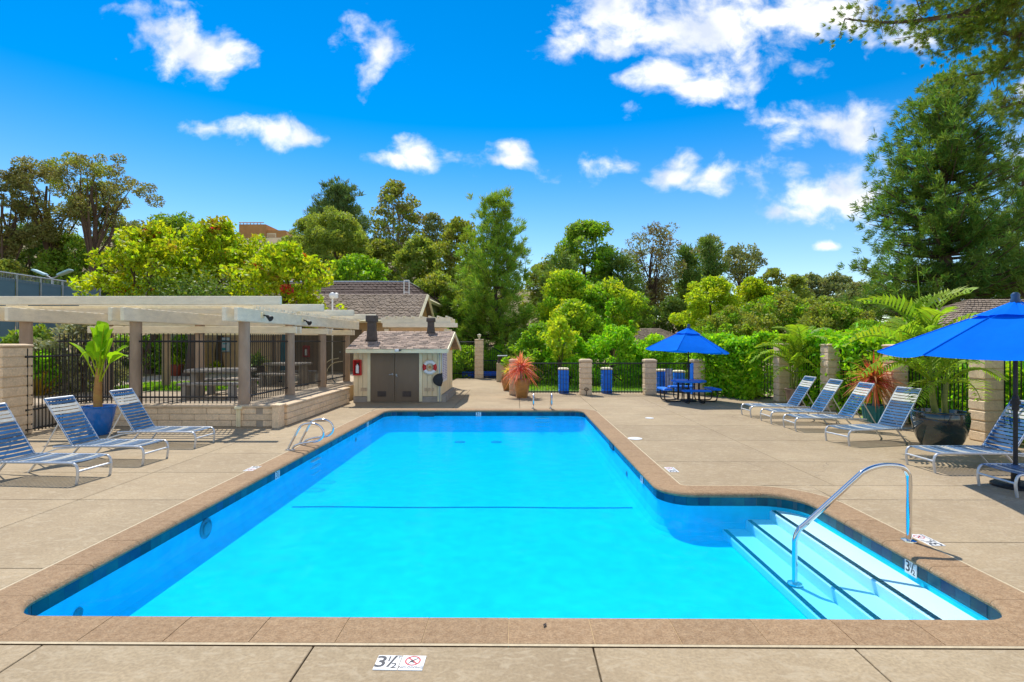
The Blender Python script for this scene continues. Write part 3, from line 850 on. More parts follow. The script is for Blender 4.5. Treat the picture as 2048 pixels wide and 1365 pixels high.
far_panel(BP[2], BP[3], 'low black fence panel behind the blue picnic table')
fence('iron_fence', 'black fence rising from the far corner pillar towards the right hedge', (BP[3][0] + .24, BP[3][1]), (RP[3][0] - .1, RP[3][1] + .24), (.1, 1.75), .04, 1.9, slope=lambda x: 1.25 + min(x / .55, 1) * .65)
for i, l_ in enumerate(('black iron fence bay behind the teal pot and dark pot', 'black iron fence bay behind the middle right loungers', 'black iron fence bay behind the potted palm and farthest lounger')):
    a, b = RP[i], RP[i+1]
    fence('iron_fence', l_, (a[0] + .12, a[1] + .22), (b[0] + .12, b[1] - .22), (.28, 1.74), .06, 1.78)
fence('iron_fence', 'black iron fence bay at the right edge behind the nearest lounger', (9.62, 8.62), (9.5, 10.55), (.28, 1.74), .06, 1.78)
q = P(958.5, 700, 28.7); q2 = P(912, 700, 29.0); q3 = P(1016, 700, 28.6)
fence('iron_fence', 'tall black iron fence beside the shed, left of the far gate pillar', (q2.x - 1.6, q2.y), (q.x - .25, q.y), (.25, 1.95), .05, 2.0)
fence('iron_fence', 'black fence right of the far gate pillar, low behind the blue roll', (q.x + .25, q.y), (q3.x, q3.y), (.1, .95), .05, .98)
fence('iron_fence', 'sloping black fence going down the bank behind the far gate pillar', (q.x + .3, q.y + 1.2), (q3.x + .6, q3.y + 1.2), (.2, 1.85), -.05, 1.9, hB=.85)

# ------------------------------------------------------------------ pergola
perg = empty('pergola', (-8.8, 16.5, PL), 0, 'cream timber pergola on round concrete posts beside the pool', 'pergola')
def W2P(x, y, z): return (x + 8.8, y - 16.5, z - PL)
HB, HT = 2.46, 2.77
pm_ = MB().lathe([(.135, 0), (.13, .6), (.125, 1.4), (.125, HB - PL)], 20).mesh('post', MT['post'], smooth=True)
posts = [(PX, y) for y in PY] + [(-9.1, 12.72), (-9.1, 15.3), (-9.1, 17.85), (-9.1, 20.4), (-11.75, 12.72), (-11.75, 15.3), (-11.75, 17.85)]
for x, y in posts: link('post', pm_, perg, W2P(x, y, PL))
gm = MB().box((0, 0, 0), (.085, 9.35, HT - HB), bev=.008).mesh('girder', MT['paint'])
for gx in (PX, -9.1, -11.75):
    for dx in (-.14, .14): link('girder', gm, perg, W2P(gx + dx, 16.75, (HT + HB) / 2))
tm = MB().box((0, 0, 0), (5.95, .085, .19), bev=.008).mesh('tie_beam', MT['paint'])
for y in PY[1:]:
    for dy in (-.16, .16): link('tie_beam', tm, perg, W2P(-9.22, y + dy, 2.32))
rm = MB().box((0, 0, 0), (6.95, .09, .20), bev=.01).mesh('rafter', MT['paint'])
for y in (12.35, 15.1, 17.9, 20.7): link('rafter', rm, perg, W2P(-8.93, y, 2.80 + .10 + .04))
sm = MB().box((0, 0, 0), (6.25, .045, .06)).mesh('slat', MT['slatw'])
y = 12.62
while y < 21.2:
    if min(abs(y - r_) for r_ in (12.35, 15.1, 17.9, 20.7)) > .08:
        link('slat', sm, perg, W2P(-9.30 + random.uniform(-.03, .03), y, HT + .032))
    y += .235
for px, py, z, l_ in ((490, 596, 14.4, 'pale boxy vent cap on the pergola roof above the nearest post'), (583, 612, 16.4, 'rounded pale vent cap on the pergola roof farther back'), (34, 596, 13.4, 'pale vent cap on the pergola roof at the left edge')):
    q = P(px, py, z)
    o = empty('vent_cap', (q.x, q.y, HT + .06), 0, l_, 'vent cap')
    MB().box((0, 0, .06), (.30, .30, .18), bev=.02).build('base', MT['paint'], o)
    MB().box((0, 0, .20), (.42, .42, .10), bev=.03).build('lid', MT['trim'], o)
for px, py, z, l_ in ((508, 631, 13.3, 'black twin floodlight on the pergola beam, nearest the pool corner'), (599, 641, 15.8, 'black floodlight on the pergola beam, farther along')):
    q = P(px, py, z)
    o = empty('flood_light', (PX + .195, q.y, q.z), 0, l_, 'floodlight')
    MB().box((0, 0, 0), (.04, .14, .14), bev=.01).build('mount', MT['trim'], o)
    b = MB(); b.tube([(.02, 0, 0), (.12, .0, -.02)], .02, 6)
    b.build('arm', MT['black'], o)
    b = MB(); b.lathe([(.03, 0), (.045, .06), (.075, .15), (.07, .15)], 12, M4((.10, 0, -.02), (0, R(118), R(-20))))
    b.build('lamp_head', MT['black'], o)
q = P(665, 600, 21.5)
o = empty('post_lamp', (q.x, q.y, PL), 0, 'slim white pole with a round white lamp above the pergola', 'lamp')
MB().tube([(0, 0, 0), (0, 0, 3.25)], .035, 8).build('pole', MT['white'], o)
b = MB(); b.lathe([(.0, -.14), (.10, -.10), (.14, 0), (.10, .10), (0, .14)], 16); b.box((.16, 0, 0), (.12, .12, .22), bev=.02)
b.build('lamp_head', MT['white'], o, (0, 0, 3.35), smooth=True)

# second timber frame behind the shed
en = empty('entry_frame', (-4.0, 22.0, 0), 0, 'cream timber beams behind the shed roof, with two posts', 'pergola')
for dx, dy in ((-1.35, 0), (1.1, 0), (-1.35, 1.3), (1.1, 1.3)): MB().box((dx, dy, 1.25), (.16, .16, 2.5)).build('post', MT['paint'], en)
MB().box((-.12, -.14, 2.84), (2.85, .09, .22), bev=.008).build('beam', MT['paint'], en)
MB().box((.08, -.26, 2.64), (3.05, .09, .17), bev=.008).build('beam', MT['paint'], en)
MB().box((-.12, 1.4, 2.84), (2.85, .09, .22), bev=.008).build('beam', MT['paint'], en)
for i in range(8):
    MB().box((-1.3 + i * .35, .65, 2.99), (.06, 2.0, .07)).build('slat', MT['slatw'], en)
MB().box((-.2, 1.0, 2.44), (2.4, .05, .26)).build('panel', MT['tanwall'], en)

# ------------------------------------------------------------------ pump shed
SX0, SX1, SY0, SY1 = -5.32, -2.46, 17.42, 20.4
shed = empty('pump_shed', ((SX0+SX1)/2, SY0, 0), 0, 'small cream pump shed with brown double doors and shingle roof', 'shed')
def SL(x, y, z): return (x - (SX0+SX1)/2, y - SY0, z)
w = MB(); w.box(SL((SX0+SX1)/2, (SY0+SY1)/2+.02, .84), (SX1-SX0-.04, SY1-SY0-.04, 1.66))
wall = w.build('wall', MT['side'], shed)
# vertical siding boards
def boards(x0, x1, y, z0, z1, n, axis):
    bw = (x1 - x0) / n
    me = MB().box((0, 0, 0), ((bw - .012) if axis == 'x' else .022, .022 if axis == 'x' else bw - .012, z1 - z0), bev=.004).mesh('siding_board', MT['side'])
    for i in range(n):
        c = x0 + (i + .5) * bw
        link('siding_board', me, wall, SL(c, y, (z0+z1)/2) if axis == 'x' else SL(y, c, (z0+z1)/2))
DX0, DX1 = -4.76, -3.17
boards(SX0, DX0 - .10, SY0 - .0, .20, 1.66, 3, 'x')
boards(DX1 + .10, SX1 - .12, SY0 - .0, .20, 1.66, 3, 'x')
boards(SY0 + .08, SY1, SX1 - .0, .24, 1.66, 9, 'y')
boards(SY0 + .05, SY1, SX0 + .0, .22, 1.66, 8, 'y')
f = MB(); f.box(SL((SX0+SX1)/2, SY0 + .03, .095), (SX1-SX0 + .01, .08, .19)); f.box(SL(SX1 + .05, (SY0+SY1)/2, .11), (.20, SY1-SY0, .22))
f.build('plinth', MT['conc'], shed)
for x, wd in ((DX0 - .05, .10), (DX1 + .05, .10), (SX1 - .05, .12)):
    MB().box(SL(x, SY0 - .008, .84), (wd, .05, 1.62)).build('trim_board', MT['trim'], shed)
MB().box(SL((DX0+DX1)/2, SY0 - .008, 1.665), (DX1-DX0 + .2, .05, .05)).build('trim_board', MT['trim'], shed)
dw = (DX1 - DX0) / 2
for i in range(2):
    c = DX0 + dw * (i + .5)
    d = MB().box((0, 0, .80), (dw - .012, .045, 1.60), bev=.006).build('door', MT['brown'], shed, SL(c, SY0 - .022, .02))
    lv = MB(); lx = -.0 if i == 0 else .0
    lv.box((0, 0, 0), (.28, .02, .18))
    for k in range(5): lv.box((0, -.014, -.07 + k * .035), (.26, .012, .016), M4((0,0,0), (0, 0, 0)))
    lv.build('louver', MT['dkmetal'], d, (-.02 + (.0 if i == 0 else .02), -.026, .26))
    h = MB(); h.tube([(0, 0, 0), (0, -.06, 0), ((-.10 if i == 0 else .04), -.065, -.01 if i == 0 else -.05)], .014, 6); h.lathe([(.03, 0), (.03, .012)], 12, M4((0, -.002, 0), (R(90), 0, 0)))
    h.build('handle', MT['galv'], d, ((dw/2 - .07) if i == 0 else (-dw/2 + .06), -.024, .90 - .02 * i))
vb = MB()
vb.box((0, 0, 0), (.075, .02, .11))
for k in range(3): vb.box((0, -.012, -.03 + .03 * k), (.05, .008, .012))
vbm = vb.mesh('wall_vent', MT['cap'])
for x in (-5.06, -4.98, -4.90, -2.98, -2.86, -2.74): link('wall_vent', vbm, shed, SL(x + .02, SY0 - .02, .42))
# roof
RX0, RX1, RY0, RYM, RY1, RH0, RH1 = -5.42, -2.2, 16.98, 18.95, 20.9, 1.76, 2.34
roof = MB()
sl = math.atan2(RH1 - RH0, RYM - RY0); lnr = math.hypot(RH1 - RH0, RYM - RY0)
def prism_x(mb, prof, xa, xb):
    n = len(prof)
    vs = [(xa, y, z) for y, z in prof] + [(xb, y, z) for y, z in prof]
    fs = [tuple(range(n)), tuple(range(2*n-1, n-1, -1))] + [(i, n + i, n + (i+1) % n, (i+1) % n) for i in range(n)]
    return mb.add(vs, fs)
cx0, cy0 = (SX0+SX1)/2, SY0
prism_x(roof, [(RY0-cy0, RH0-.03), (RYM-cy0, RH1-.03), (RY1-cy0, RH0-.03), (RY1-cy0, RH0-.09), (RYM-cy0, RH1-.10), (RY0-cy0, RH0-.09)], RX0-cx0, RX1-cx0)
roof_o = roof.build('roof', MT['roof'], shed)
b = MB(); b.box(SL((RX0+RX1)/2, RY0 + .0, RH0 - .07), (RX1-RX0+.02, .04, .14)); 
b.build('fascia', MT['trim'], shed)
for sgn, ya in ((1, RY0), (-1, RY1)):
    b = MB(); c = ((ya + RYM) / 2, (RH0 + RH1) / 2 - .08)
    b.box((0, 0, 0), (.04, lnr, .13), M4(SL(RX1 + .012, c[0], c[1]), (sl * sgn, 0, 0)))
    b.build('barge_board', MT['trim'], shed)
g_ = MB(); prism_x(g_, [(SY0-cy0, 1.66), (RYM-cy0, RH1-.12), (SY1-cy0, 1.66)], SX1-cx0-.06, SX1-cx0+.02); g_.build('gable', MT['wood'], shed)
NR, NC = 14, 15
sw = (RX1 - RX0) / NC; sh = lnr / NR
shm = MB().box((0, 0, 0), (sw - .012, sh * 1.5, .016), M4((0, 0, 0), (R(-3.5), 0, 0))).mesh('shingle', MT['shingle'])
shh = MB().box((0, 0, 0), (sw / 2 - .012, sh * 1.5, .016), M4((0, 0, 0), (R(-3.5), 0, 0))).mesh('shingle', MT['shingle'])
for r_ in range(NR):
    yy = RY0 + (r_ + .45) * sh * math.cos(sl); zz = RH0 + (r_ + .45) * sh * math.sin(sl) - .005
    k = (r_ % 2)
    xs_ = [RX0 + (i + .5 + .5 * k) * sw for i in range(NC - k)]
    for x in xs_: link('shingle', shm, roof_o, SL(x + random.uniform(-.01, .01), yy + random.uniform(-.012, .012), zz + random.uniform(0, .006)), (sl, 0, random.uniform(-.02, .02)))
    if k:
        link('shingle', shh, roof_o, SL(RX0 + sw / 4, yy, zz), (sl, 0, 0)); link('shingle', shh, roof_o, SL(RX1 - sw / 4, yy, zz), (sl, 0, 0))
def stack(px, pyb, pyt, y, w0, l_):
    q0, q1 = P(px, pyb, y), P(px, pyt, y)
    o = empty('roof_vent', (q0.x, q0.y, q0.z), 0, l_, 'roof vent')
    hh = q1.z - q0.z
    b = MB(); b.box((0, 0, hh * .03), (w0 * 1.5, w0 * 1.5, .02)); b.box((0, 0, hh * .22), (w0 * 1.25, w0 * 1.25, hh * .5), taper=.8); b.box((0, 0, hh * .6), (w0, w0, hh * .5))
    b.build('flue', MT['dkmetal'], o)
    c = MB(); c.box((0, 0, hh * .86), (w0 * 1.35, w0 * 1.35, hh * .26), bev=.012); c.build('cap', MT['dkmetal'], o)
stack(744, 682, 631, 17.95, .25, 'tall dark brown roof vent with square cap, left on the shed roof')
stack(862, 667, 636, 18.85, .21, 'short dark brown roof vent at the ridge, right on the shed roof')
q = P(793, 700.5, 16.9)
o = empty('eave_light', (q.x, RY0 - .05, RH0 - .06), 0, 'small white light on the shed eave above the doors', 'light')
MB().box((0, 0, 0), (.13, .06, .09), bev=.015).build('housing', MT['white'], o); MB().box((.09, .0, .01), (.09, .05, .05), bev=.01).build('sensor', MT['dkmetal'], o)

def extinguisher(p, face, label, s=1.0):
    o = empty('extinguisher_cabinet', p, face, label, 'fire extinguisher', 'fire extinguishers in red cabinets'); o.scale = (s, s, s)
    fr_ = MB(); w_, h_ = .22, .46
    for x, z, a, b_ in ((-w_/2, 0, .04, h_), (w_/2, 0, .04, h_), (0, h_/2, w_, .045), (0, -h_/2, w_, .045)): fr_.box((x, -.07, z), (a, .14, b_ + (.04 if a < .1 else 0)), bev=.012)
    fr_.box((0, -.005, 0), (w_, .01, h_))
    fr_.build('cabinet', MT['red'], o)
    b = MB(); b.lathe([(.0, -.18), (.05, -.18), (.055, -.165), (.055, .03), (.045, .07), (.02, .09), (.02, .11), (0, .11)], 14, M4((0, -.085, 0)))
    b.build('bottle', MT['white'], o, smooth=True)
    h = MB(); h.box((.01, -.085, .135), (.08, .03, .03)); h.tube([(.02, -.09, .12), (.06, -.1, .08), (.065, -.1, -.05)], .008, 5); h.build('handle', MT['black'], o)
    return o
q = P(715.5, 735.5, 17.4)
extinguisher((q.x, SY0 - .02, q.z), 0, 'white fire extinguisher in a red cabinet on the front of the shed')

q = P(858.7, 735.3, 17.3)
o = empty('life_ring', (q.x, SY0 - .075, q.z), 0, 'white life ring with red bands on the shed front', 'life ring')
def ring_part(a0, a1, name, mat, r_=.058, n=14):
    pts = [(.178 * math.cos(R(a0 + (a1 - a0) * i / n)), 0, .178 * math.sin(R(a0 + (a1 - a0) * i / n))) for i in range(n + 1)]
    return MB().tube(pts, r_, 12).build(name, mat, o, smooth=True)
for a0, a1 in ((30, 150), (210, 330)): ring_part(a0, a1, 'float', MT['white'])
for a0, a1 in ((-30, 30), (150, 210)): ring_part(a0, a1, 'band', MT['red'], .0585)
rp = MB(); pts = [(.245 * math.cos(R(i * 10)), -.0, .245 * math.sin(R(i * 10))) for i in range(36)]; rp.tube(pts, .007, 5, closed=True); rp.build('rope', MT['trim'], o)
MB().lathe([(.045, 0), (.045, .04), (0, .05)], 12, M4((0, .05, 0), (R(90), 0, 0))).build('hook', MT['wood'], o)
# leaf net on its pole
qn = P(873.5, 759, 17.2)
o = empty('leaf_net', (SX1 - .03, SY0 - .06, 0), 0, 'black leaf net on a pole leaning against the shed corner', 'pool net')
MB().tube([(0, 0, .01), (-.01, .01, 1.62)], .016, 8).build('pole', MT['galv'], o)
dx = qn.x - (SX1 - .03)
fr_ = [(dx + .15 + .0, -.03, qn.z + .20)] + [(dx + .12 - .26 * math.sin(R(t)), -.03, qn.z - .03 + .20 * math.cos(R(t))) for t in range(0, 181, 15)] + [(dx + .17, -.03, qn.z - .05)]
MB().tube(fr_, .014, 6, closed=True).build('hoop', MT['black'], o)
nb = MB(); cpt = (dx + .02, -.045, qn.z); nb.add([cpt] + fr_, [(0, i, i + 1) for i in range(1, len(fr_))] + [(0, len(fr_), 1)]); nb.build('net', MT['net'], o)
# rules board on the side wall (print too small to read)
o = empty('rules_board', (SX1 + .024, SY0 + .62, 1.14), R(90), 'white notice board of small purple print on the shed side', 'notice board')
MB().box((0, -.012, 0), (1.10, .024, .98), bev=.004).build('board', MT['paper'], o)
pr = MB()
for c_ in range(2):
    for k in range(15):
        ww = random.uniform(.28, .44)
        pr.box((-.27 + .53 * c_ - (.45 - ww) / 2, -.0255, .42 - .058 * k), (ww, .002, .028 if k else .05))
pr.build('print', MT['purple'], o)

# ------------------------------------------------------------------ clubhouse
club = empty('clubhouse', (-10.5, 27, 0), 0, 'tan clubhouse with dark mansard and shingled gable roof', 'building')
def CLp(x, y, z): return (x + 10.5, y - 27, z)
MB().box(CLp(-10.45, 28.5, 1.55), (11.2, 3.2, 3.1)).build('wall', MT['tanwall'], club)
MB().box(CLp(-12.8, 41.5, 2.2), (15.2, 21, 4.4)).build('wall', MT['greenwall'], club)
def shingle_slope(name, A, B, Cc, Dd, rows, cols, mat, parent, th=.035):
    """A-B eave, D-C ridge; overlapping small shingles joined as one relief"""
    A, B, Cc, Dd = map(Vector, (A, B, Cc, Dd))
    nrm = (B - A).cross(Dd - A).normalized()
    mb_ = MB()
    for r_ in range(rows):
        a, b = A.lerp(Dd, r_ / rows), B.lerp(Cc, r_ / rows)
        a2, b2 = A.lerp(Dd, min((r_ + 1.15) / rows, 1)), B.lerp(Cc, min((r_ + 1.15) / rows, 1))
        off = random.random() * .8
        ks = [0.0] + [min((i + off) / cols, 1) for i in range(cols + 1)]
        for t0, t1 in zip(ks[:-1], ks[1:]):
            if t1 - t0 < .002: continue
            e = .08 * (t1 - t0); lift = th * random.uniform(.7, 1.5)
            p0, p1, p2, p3 = a.lerp(b, t0 + e) + nrm * lift, a.lerp(b, t1 - e) + nrm * lift, a2.lerp(b2, t1 - e) + nrm * .004, a2.lerp(b2, t0 + e) + nrm * .004
            q0, q1 = a.lerp(b, t0 + e), a.lerp(b, t1 - e)
            mb_.add([p0, p1, p2, p3, q0, q1], [(0, 1, 2, 3), (4, 5, 1, 0)])
    o = mb_.build(name, mat, parent); o['kind'] = 'stuff'
    return o
EX0, EX1, EY, ERY, EBY, EH, ERH = -17.0, -4.75, 25.9, 28.4, 30.9, 3.08, 4.48
r_ = MB(); prism_x(r_, [(EY-27, EH), (ERY-27, ERH), (EBY-27, EH), (EBY-27, EH-.12), (ERY-27, ERH-.14), (EY-27, EH-.12)], EX0+10.5, EX1+10.5)
cr = r_.build('roof', MT['roof'], club)
shingle_slope('shingles', CLp(EX0, EY, EH), CLp(EX1, EY, EH), CLp(EX1, ERY, ERH), CLp(EX0, ERY, ERH), 16, 44, MT['roof'], cr)
g_ = MB(); prism_x(g_, [(26.6-27, EH-.1), (ERY-27, ERH-.2), (30.2-27, EH-.1)], -5.1+10.5, -4.95+10.5); g_.build('gable', MT['wood'], club)
for ya in (EY, EBY):
    b = MB(); b.tube([CLp(EX1 + .02, ya, EH - .05), CLp(EX1 + .02, ERY, ERH - .06)], .09, 4); b.build('barge_board', MT['trim'], club)
b = MB(); b.tube([CLp(EX0, EY - .02, EH - .1), CLp(EX1, EY - .02, EH - .1)], .09, 4); b.build('fascia', MT['trim'], club)
# mansard
T = [(-21, 31.3), (-6.35, 31.3), (-6.35, 53), (-21, 53)]; Bm = [(-22.4, 29.75), (-4.95, 29.75), (-4.95, 54.5), (-22.4, 54.5)]
mh0, mh1 = 4.42, 5.46
v = [CLp(x, y, mh0) for x, y in Bm] + [CLp(x, y, mh1) for x, y in T]
mo_ = MB().add(v, [(3,2,1,0), (4,5,6,7), (0,1,5,4), (1,2,6,5), (2,3,7,6), (3,0,4,7)]).build('mansard', MT['mansard'], club)
shingle_slope('shingles', v[0], v[1], v[5], v[4], 6, 60, MT['mansard'], mo_)
shingle_slope('shingles', v[1], v[2], v[6], v[5], 6, 70, MT['mansard'], mo_)
b = MB(); b.tube([v[4], v[5], v[6]], .06, 4); b.build('coping_trim', MT['galv'], mo_)
b = MB(); b.tube([Vector(v[0]) - Vector((0, 0, .12)), Vector(v[1]) - Vector((0, 0, .12)), Vector(v[2]) - Vector((0, 0, .12))], .13, 4); b.build('fascia', MT['trim'], club)
# front: brown siding, doors, arch with a notice
for x0_, x1_, mt in ((-12.35, -8.35, 'brown2'),):
    n = 13; bw = (x1_ - x0_) / n
    me = MB().box((0, 0, 0), (bw - .02, .05, 2.3), bev=.006).mesh('siding_board', MT[mt])
    for i in range(n): link('siding_board', me, club, CLp(x0_ + (i + .5) * bw, 26.86, PL + 1.16))
for x in (-9.0, -8.05):
    d = MB().box((0, 0, 1.05), (.95, .05, 2.1), bev=.008).build('door', MT['brown'], club, CLp(x - .2, 26.80, PL))
    MB().lathe([(.035, 0), (.035, .05), (0, .06)], 10, M4((.36, -.03, .98), (R(90), 0, 0))).build('handle', MT['galv'], d)
ar = MB(); pts = [CLp(-14.75 + 1.25 * math.cos(R(a)), 26.80, 2.15 + .42 * math.sin(R(a))) for a in range(0, 181, 15)]
ar.tube(pts, .13, 6); ar.build('arch_trim', MT['dkmetal'], club)
q = P(447, 690, 26.8)
o = empty('notice_case', (q.x, 26.84, q.z), 0, 'white notice case with teal print on the tan clubhouse wall', 'notice board')
MB().box((0, -.03, 0), (.52, .06, .74), bev=.01).build('case', MT['galv'], o); MB().box((0, -.064, 0), (.44, .006, .66)).build('sheet', MT['paper'], o)
b = MB(); b.box((-.05, -.069, -.22), (.26, .002, .14)); b.box((0, -.069, .2), (.3, .002, .07)); b.box((.02, -.069, .05), (.22, .002, .05)); b.build('print', MT['tealink'], o)
q = P(612, 703, 26.8); extinguisher((q.x, 26.82, q.z), 0, 'white fire extinguisher in a red cabinet on the brown clubhouse wall behind the pergola', 1.15)
q = P(813.5, 587, 29.3)
o = empty('roof_rail', (q.x, 29.2, q.z - .25), 0, 'white tubular ladder rail standing on the clubhouse roof', 'ladder')
for dx in (-.14, .14): MB().tube([(dx, 0, 0), (dx, 0, .95)], .03, 6).build('rail', MT['white'], o)
MB().tube([(-.14, 0, .95), (.14, 0, .95)], .03, 6).build('rung', MT['white'], o); MB().tube([(-.14, 0, .3), (.14, 0, .3)], .03, 6).build('rung', MT['white'], o)

# ------------------------------------------------------------------ other buildings
def hip_house(name, label, x0, x1, y0, y1, he, hr, wallm, inset, z0=0, windows=()):
    t_ = empty(name, ((x0+x1)/2, (y0+y1)/2, z0), 0, label, 'house')
    a, b_ = (x1-x0)/2, (y1-y0)/2; ov = .5
    MB().box((0, 0, he/2), (x1-x0, y1-y0, he)).build('wall', wallm, t_)
    v = [(-a-ov, -b_-ov, he-.02), (a+ov, -b_-ov, he-.02), (a+ov, b_+ov, he-.02), (-a-ov, b_+ov, he-.02), (-a+inset, 0, hr), (a-inset, 0, hr)]
    rf = MB().add(v, [(3,2,1,0), (0,1,5,4), (1,2,5), (2,3,4,5), (3,0,4)]).build('roof', MT['roof'], t_)
    shingle_slope('shingles', v[0], v[1], v[5], v[4], 16, 46, MT['roof'], rf)
    shingle_slope('shingles', v[3], v[0], v[4], v[4], 16, 24, MT['roof'], rf)
    b = MB(); b.tube([(v[0][0], v[0][1], he-.1), (v[1][0], v[1][1], he-.1)], .1, 4); b.tube([(v[0][0], v[0][1], he-.1), (v[3][0], v[3][1], he-.1)], .1, 4); b.build('fascia', MT['trim'], t_)
    for (wx, wz, ww, wh) in windows:
        f = MB().box((0, 0, 0), (ww + .12, .08, wh + .12)).build('window', MT['trim'], t_, (wx, -b_ - .02, wz))
        MB().box((0, -.045, 0), (ww, .01, wh)).build('pane', pm('dark pane', (.03, .035, .04), .08, spec=.6), f)
    return t_
hip_house('house', 'beige house with shingle hip roof beyond the right fence', 16.4, 28, 20.0, 25.2, 2.3, 3.75, pm('beige siding', (.42, .36, .28), .8, var=.12, stretch=(3, 1, .2)), 2.6, 0, ((-4.2, 1.35, .9, 1.0), (0, 1.35, 1.2, 1.0)))
q = P(1308, 662, 33)
hip_house('far_hut', 'grey hip roof showing above the bright shrubs, left of the blue umbrella', q.x - 2.2, q.x + 2.2, q.y - 1, q.y + 3, 1.7, 2.8, MT['greenwall'], 1.6)
# house under construction on the hill
q = P(518, 468, 96)
hz = q.z - .5
t_ = empty('hill_house', (q.x, q.y, hz - 3), 0, 'orange plywood house under construction on the ridge', 'house')
b = MB(); prism_x  # gabled block of sheathing
for (xa, xb, y0_, y1_, h) in ((-3.6, 1.2, 0, 6, 5.2), (1.2, 4.6, .4, 6, 4.2)):
    b.box(((xa+xb)/2, (y0_+y1_)/2, h/2), (xb-xa, y1_-y0_, h))
b.add([(4.6, .4, 0), (6.4, .4, 0), (6.4, 6, 0), (4.6, 6, 0), (4.6, .4, 4.1), (4.6, 6, 4.1)], [(0, 1, 4), (1, 2, 5, 4), (2, 3, 5), (0, 4, 5, 3), (3, 2, 1, 0)])
b.build('sheathing', pm('plywood', (.50, .25, .085), .8, var=.15, scale=.8), t_)
for i in range(7):
    MB().box((-3.4 + i * .62, .0, 5.35), (.10, .1, .35)).build('stud', MT['wood'], t_)
MB().tube([(-3.6, -.05, 5.5), (.9, -.05, 5.5)], .08, 4).build('plate', MT['wood'], t_)
w_ = MB(); w_.box((2.1, .33, 3.0), (1.7, .1, 1.3)); w_.build('window', MT['trim'], t_); MB().box((2.1, .27, 3.0), (1.4, .04, 1.0)).build('pane', MT['tanwall'], t_)

# tennis court fence on the bank
q0, q1 = P(-20, 542, 25.5), P(200, 572.5, 33)
o = empty('court_fence', (q0.x, q0.y, 0), math.atan2(q1.y - q0.y, q1.x - q0.x), 'tall chain link court fence with blue windscreen on the bank', 'fence')
lnf = math.hypot(q1.x - q0.x, q1.y - q0.y); ht = (q0.z + q1.z) / 2
n = 5
for i in range(n + 1):
    MB().tube([(lnf * i / n, 0, .3), (lnf * i / n, 0, ht)], .045, 6).build('post', MT['galv'], o)
for i in range(n): MB().box((lnf * (i + .5) / n, .06, (ht + .6) / 2 - .05), (lnf / n - .08, .02, ht - 1.0), bev=.004).build('windscreen', MT['screen'], o)
MB().tube([(0, 0, ht), (lnf, 0, ht)], .035, 6).build('top_rail', MT['galv'], o)
b = MB(); k = 0
x = 0.0
while x < lnf:
    b.box((x, 0, ht - .16), (.012, .008, .46), M4((0,0,0)));  x += .09
ob = b.build('wire', MT['galv'], o); ob['kind'] = 'stuff'
for px, py, z, dbl, l_ in ((105, 547, 36, True, 'twin headed court light on a pole above the blue windscreen'), (240, 497, 40, False, 'single court light on a pole behind the yellow green tree')):
    q = P(px, py + 8, z); g0 = tz(q.x, q.y)
    o = empty('court_light', (q.x, q.y, g0), 0, l_, 'court light')
    MB().tube([(0, 0, 0), (0, 0, q.z - g0)], .07, 8).build('pole', MT['galv'], o)
    for s_ in ((-1, 1) if dbl else (1,)):
        MB().tube([(0, 0, q.z - g0 - .1), (s_ * .5, 0, q.z - g0 + .15)], .04, 6).build('arm', MT['galv'], o)
        MB().box((0, 0, 0), (.95, .4, .14), M4((s_ * .85, 0, q.z - g0 + .32), (0, R(-22 * s_), 0)), bev=.04).build('lamp_head', pm('lamp head', (.32, .52, .58), .4), o)

